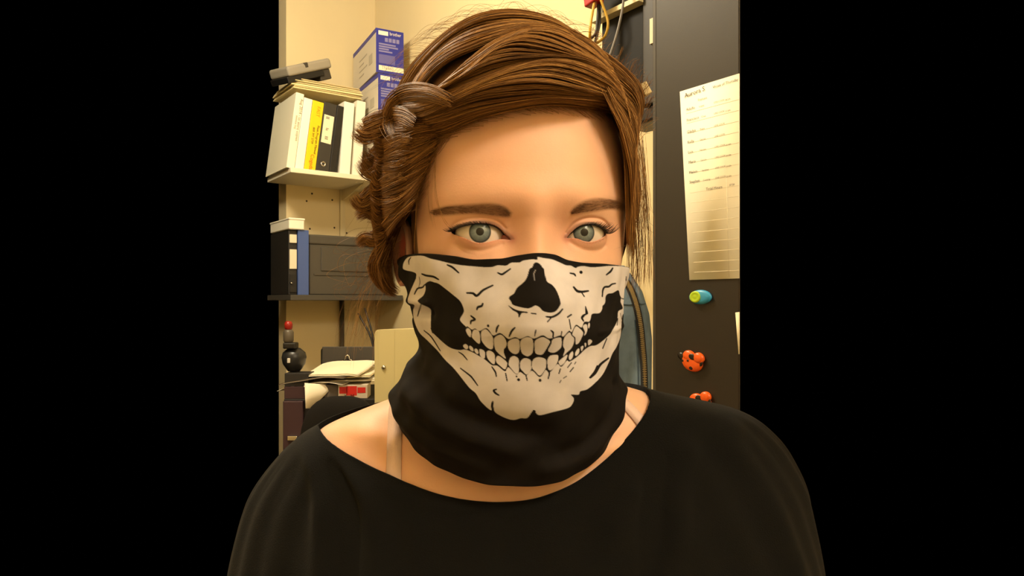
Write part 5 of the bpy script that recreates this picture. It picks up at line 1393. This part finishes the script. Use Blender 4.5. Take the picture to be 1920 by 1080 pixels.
for pts, tn, lf in [
    ([(850, 192, 12), (805, 176, 18), (765, 180, 21), (741, 200, 20), (736, 232, 16), (750, 262, 10)], 0.46, -0.014),
    ([(778, 232, 16), (748, 222, 22), (712, 234, 24), (684, 250, 20), (662, 240, 13)], 0.48, -0.002),
    ([(774, 262, 12), (748, 266, 17), (722, 282, 19), (700, 298, 17), (680, 282, 11)], 0.38, 0.001),
    ([(764, 300, 9), (744, 318, 13), (718, 328, 15), (692, 322, 12), (672, 300, 8)], 0.48, 0.001),
    ([(760, 328, 10), (736, 338, 14), (704, 360, 16), (678, 382, 14), (660, 366, 9)], 0.32, 0.002),
    ([(754, 372, 10), (736, 392, 13), (712, 402, 15), (688, 396, 12), (666, 408, 8)], 0.36, 0.004),
    ([(738, 405, 10), (722, 432, 14), (700, 450, 15), (684, 448, 10), (670, 462, 7)], 0.40, 0.006),
    ([(734, 440, 10), (716, 470, 15), (706, 504, 16), (724, 536, 12), (748, 552, 8)], 0.60, 0.012)]:
    lock_hair(pts, 230, tn + 0.08, lift=lf, fray=0.45, twist=0.45,  Yoff=[0, 0, 0.006, 0.012, 0.014])
# wisps hanging behind the shoulder and loose strands
def wisps(n, gen, tn, r, name='loose_strand'):
    Sd, Rd = [], []
    for _ in range(n):
        P = catmull(gen(), 28); Y = env(P[:, 0], P[:, 1]) + P[:, 2]
        Sd.append(pix3(P[:, 0], P[:, 1], Y)); Rd.append(r*np.minimum(1, 5*(1 - np.linspace(0, 1, 28)) + 0.1))
    hair_mesh(name, np.array(Sd), np.array(Rd), tone(n), hair_m, person)
N_ = lambda s: RNG.normal(0, s)
def g_tail():
    x = RNG.uniform(700, 752); k = N_(1)
    return [(x, 470 + N_(20), 0.02), (x - 10 + 6*k, 515 + N_(10), 0.02), (x - 32 + 12*k, 560 + N_(14), 0.02), (x - 48 + 16*k, 610 + N_(22), 0.02), (x - 54 + 20*k, 650 + N_(26), 0.02)]
wisps(45, g_tail, 0.6, 0.00007)
def g_curl():
    y = RNG.uniform(440, 540); x = RNG.uniform(690, 735)
    return [(x + 20, y - 20, 0.01), (x - 10, y - 10 + N_(6), 0.01), (x - 40 + N_(14), y + N_(10), 0.012), (x - 52 + N_(16), y + 28 + N_(12), 0.012), (x - 20 + N_(14), y + 42 + N_(12), 0.014)]
wisps(36, g_curl, 0.7, 0.00007)
def g_top():
    a = RNG.uniform(0, 1); b = catmull([(1090, 62, 0), (1030, 30, 0), (970, 18, 0), (910, 23, 0), (860, 44, 0), (815, 76, 0), (775, 118, 0), (745, 165, 0)], 50)[int(a*49)]
    l = RNG.uniform(30, 110); up = RNG.uniform(2, 20)
    return [(b[0] + l*0.5, b[1] + 8, 0.012), (b[0] + l*0.15, b[1] - up*0.7, 0.012), (b[0] - l*0.3, b[1] - up + 6 + N_(4), 0.012), (b[0] - l*0.7, b[1] + l*0.25 + N_(6), 0.012)]
wisps(110, g_top, 0.9, 0.00008)
def g_crown():
    b = catmull([(1100, 75, 0), (1140, 108, 0), (1175, 130, 0), (1200, 165, 0), (1212, 205, 0), (1208, 250, 0)], 40)[RNG.integers(0, 40)]
    dx, dy = RNG.uniform(2, 22), RNG.uniform(-34, 4)
    return [(b[0] - 14, b[1] + 22, 0.02), (b[0] - 2, b[1] + 4, 0.02), (b[0] + dx*0.6, b[1] + dy*0.7, 0.02), (b[0] + dx + N_(5), b[1] + dy + N_(4), 0.02)]
wisps(170, g_crown, 0.85, 0.00010)
def g_side():
    x = RNG.uniform(1178, 1212); y = RNG.uniform(240, 380)
    return [(x, y, 0.02), (x + 4 + N_(4), y + 50, 0.02), (x + 6 + N_(8), y + 110 + N_(20), 0.02), (x + 4 + N_(14), y + 170 + N_(30), 0.02)]
wisps(90, g_side, 0.7, 0.00009)
def g_left():
    y = RNG.uniform(210, 470); x = np.interp(y, [210, 300, 400, 470], [735, 715, 705, 710])
    return [(x + 50 + N_(12), y - 26 + N_(8), 0.0), (x + 14 + N_(8), y - 14 + N_(6), -0.006), (x - 18 + N_(8), y + 6 + N_(8), -0.002), (x - 40 + N_(10), y + 30 + N_(12), 0.006)]
wisps(22, g_left, 0.4, 0.00007)
# fine baby hair at the hairline and the strands crossing the temple
def g_baby():
    b = HAIRLINE[RNG.integers(18, 108)]
    up = 1 if b[0] < 960 else -1
    return [(b[0] + N_(5), b[1] + RNG.uniform(-4, 12), -0.001 + 0.011), (b[0] - 12 + N_(4), b[1] - 8 + N_(3), 0.006), (b[0] - 26 + N_(5), b[1] - 18 + N_(4), 0.0), (b[0] - 42 + N_(6), b[1] - 24 + N_(5), -0.004)]
def skin_wisps(n, gen, tn, r):
    Sd, Rd, ok = [], [], 0
    for _ in range(n):
        P = catmull(gen(), 14); L = []
        for x, y, lf in P:
            h_, n_ = hit(x, y)
            if h_ is None: L = None; break
            L.append(np.array(h_ + n_*lf))
        if L is None: continue
        Sd.append(L); Rd.append(r*np.minimum(1, 5*(1 - np.linspace(0, 1, 14)) + 0.1))
    hair_mesh('baby_hair', np.array(Sd), np.array(Rd), tone(len(Sd)), hair_m, person)
def g_line():
    i = RNG.integers(20, 112); b = HAIRLINE[i]; c = HAIRLINE[max(i - 12, 0)]
    inn = RNG.uniform(-4, 24)
    tx, ty = (c - b)/np.linalg.norm(c - b); nx, ny = -ty, tx
    if b[0] < 830: tx, ty = -0.3, 1.0
    s0 = np.array([b[0], b[1] + inn]) if b[0] > 830 else np.array([b[0] + inn, b[1]])
    l = RNG.uniform(25, 60)
    return [(s0[0], s0[1], 0.0002), (s0[0] + tx*l*0.35 , s0[1] + ty*l*0.35 - 4, 0.0015), (s0[0] + tx*l*0.7, s0[1] + ty*l*0.7 - 9, 0.003), (s0[0] + tx*l, s0[1] + ty*l - 13, 0.005)]
skin_wisps(700, g_line, 0.25, 0.00007)
tem = [[(824, 250, .001), (822, 300, .002), (826, 360, .003), (838, 400, .004), (856, 432, .006)], [(818, 262, .001), (812, 320, .002), (812, 380, .003), (822, 430, .004)], [(800, 300, .001), (790, 360, .003), (786, 420, .004), (784, 470, .004)]]
kk = [0]
def g_temple():
    kk[0] += 1; b = tem[kk[0] % 3]; j = N_(3)
    return [(x + j + N_(1.2), y + N_(3), l) for x, y, l in b]
skin_wisps(12, g_temple, 0.4, 0.00008)
# pale barrette in the crown hair
cp_ = at(1190, 178, 0.545)
bm = bmesh.new()
Mb_ = Matrix.Translation(cp_) @ Matrix.Rotation(R_(-28), 4, 'Y')
box_bm(bm, -0.011, 0.0065, -0.002, 0.002, -0.0035, 0.0035, M=Mb_, bevel=0.0008)
bc_ = bm_obj('hair_clip', bm, mat((226, 204, 164), 0.4), person); bc_['label'] = 'pale cream hair clip'
o = box('clip_tip', (0.0062, 0.0125, -0.003, 0.003, -0.005, 0.005), mat((196, 178, 134), 0.4), Mb_, None, bevel=0.0008); o.parent = bc_

# ------------------------------------------------------------------ put every Empty at the base of its thing
bpy.context.view_layer.update()
for root in [o for o in bpy.data.objects if o.type == 'EMPTY' and o.parent is None]:
    pts = []
    def walk(o):
        for c in o.children:
            if c.type == 'MESH':
                pts.extend((c.matrix_world @ Vector(b) for b in c.bound_box))
            walk(c)
    walk(root)
    if not pts: continue
    lo = [min(p[i] for p in pts) for i in range(3)]; hi = [max(p[i] for p in pts) for i in range(3)]
    base = Vector(((lo[0] + hi[0])/2, (lo[1] + hi[1])/2, lo[2]))
    root.location = base
    for c in root.children: c.matrix_parent_inverse = Matrix.Translation(-base)
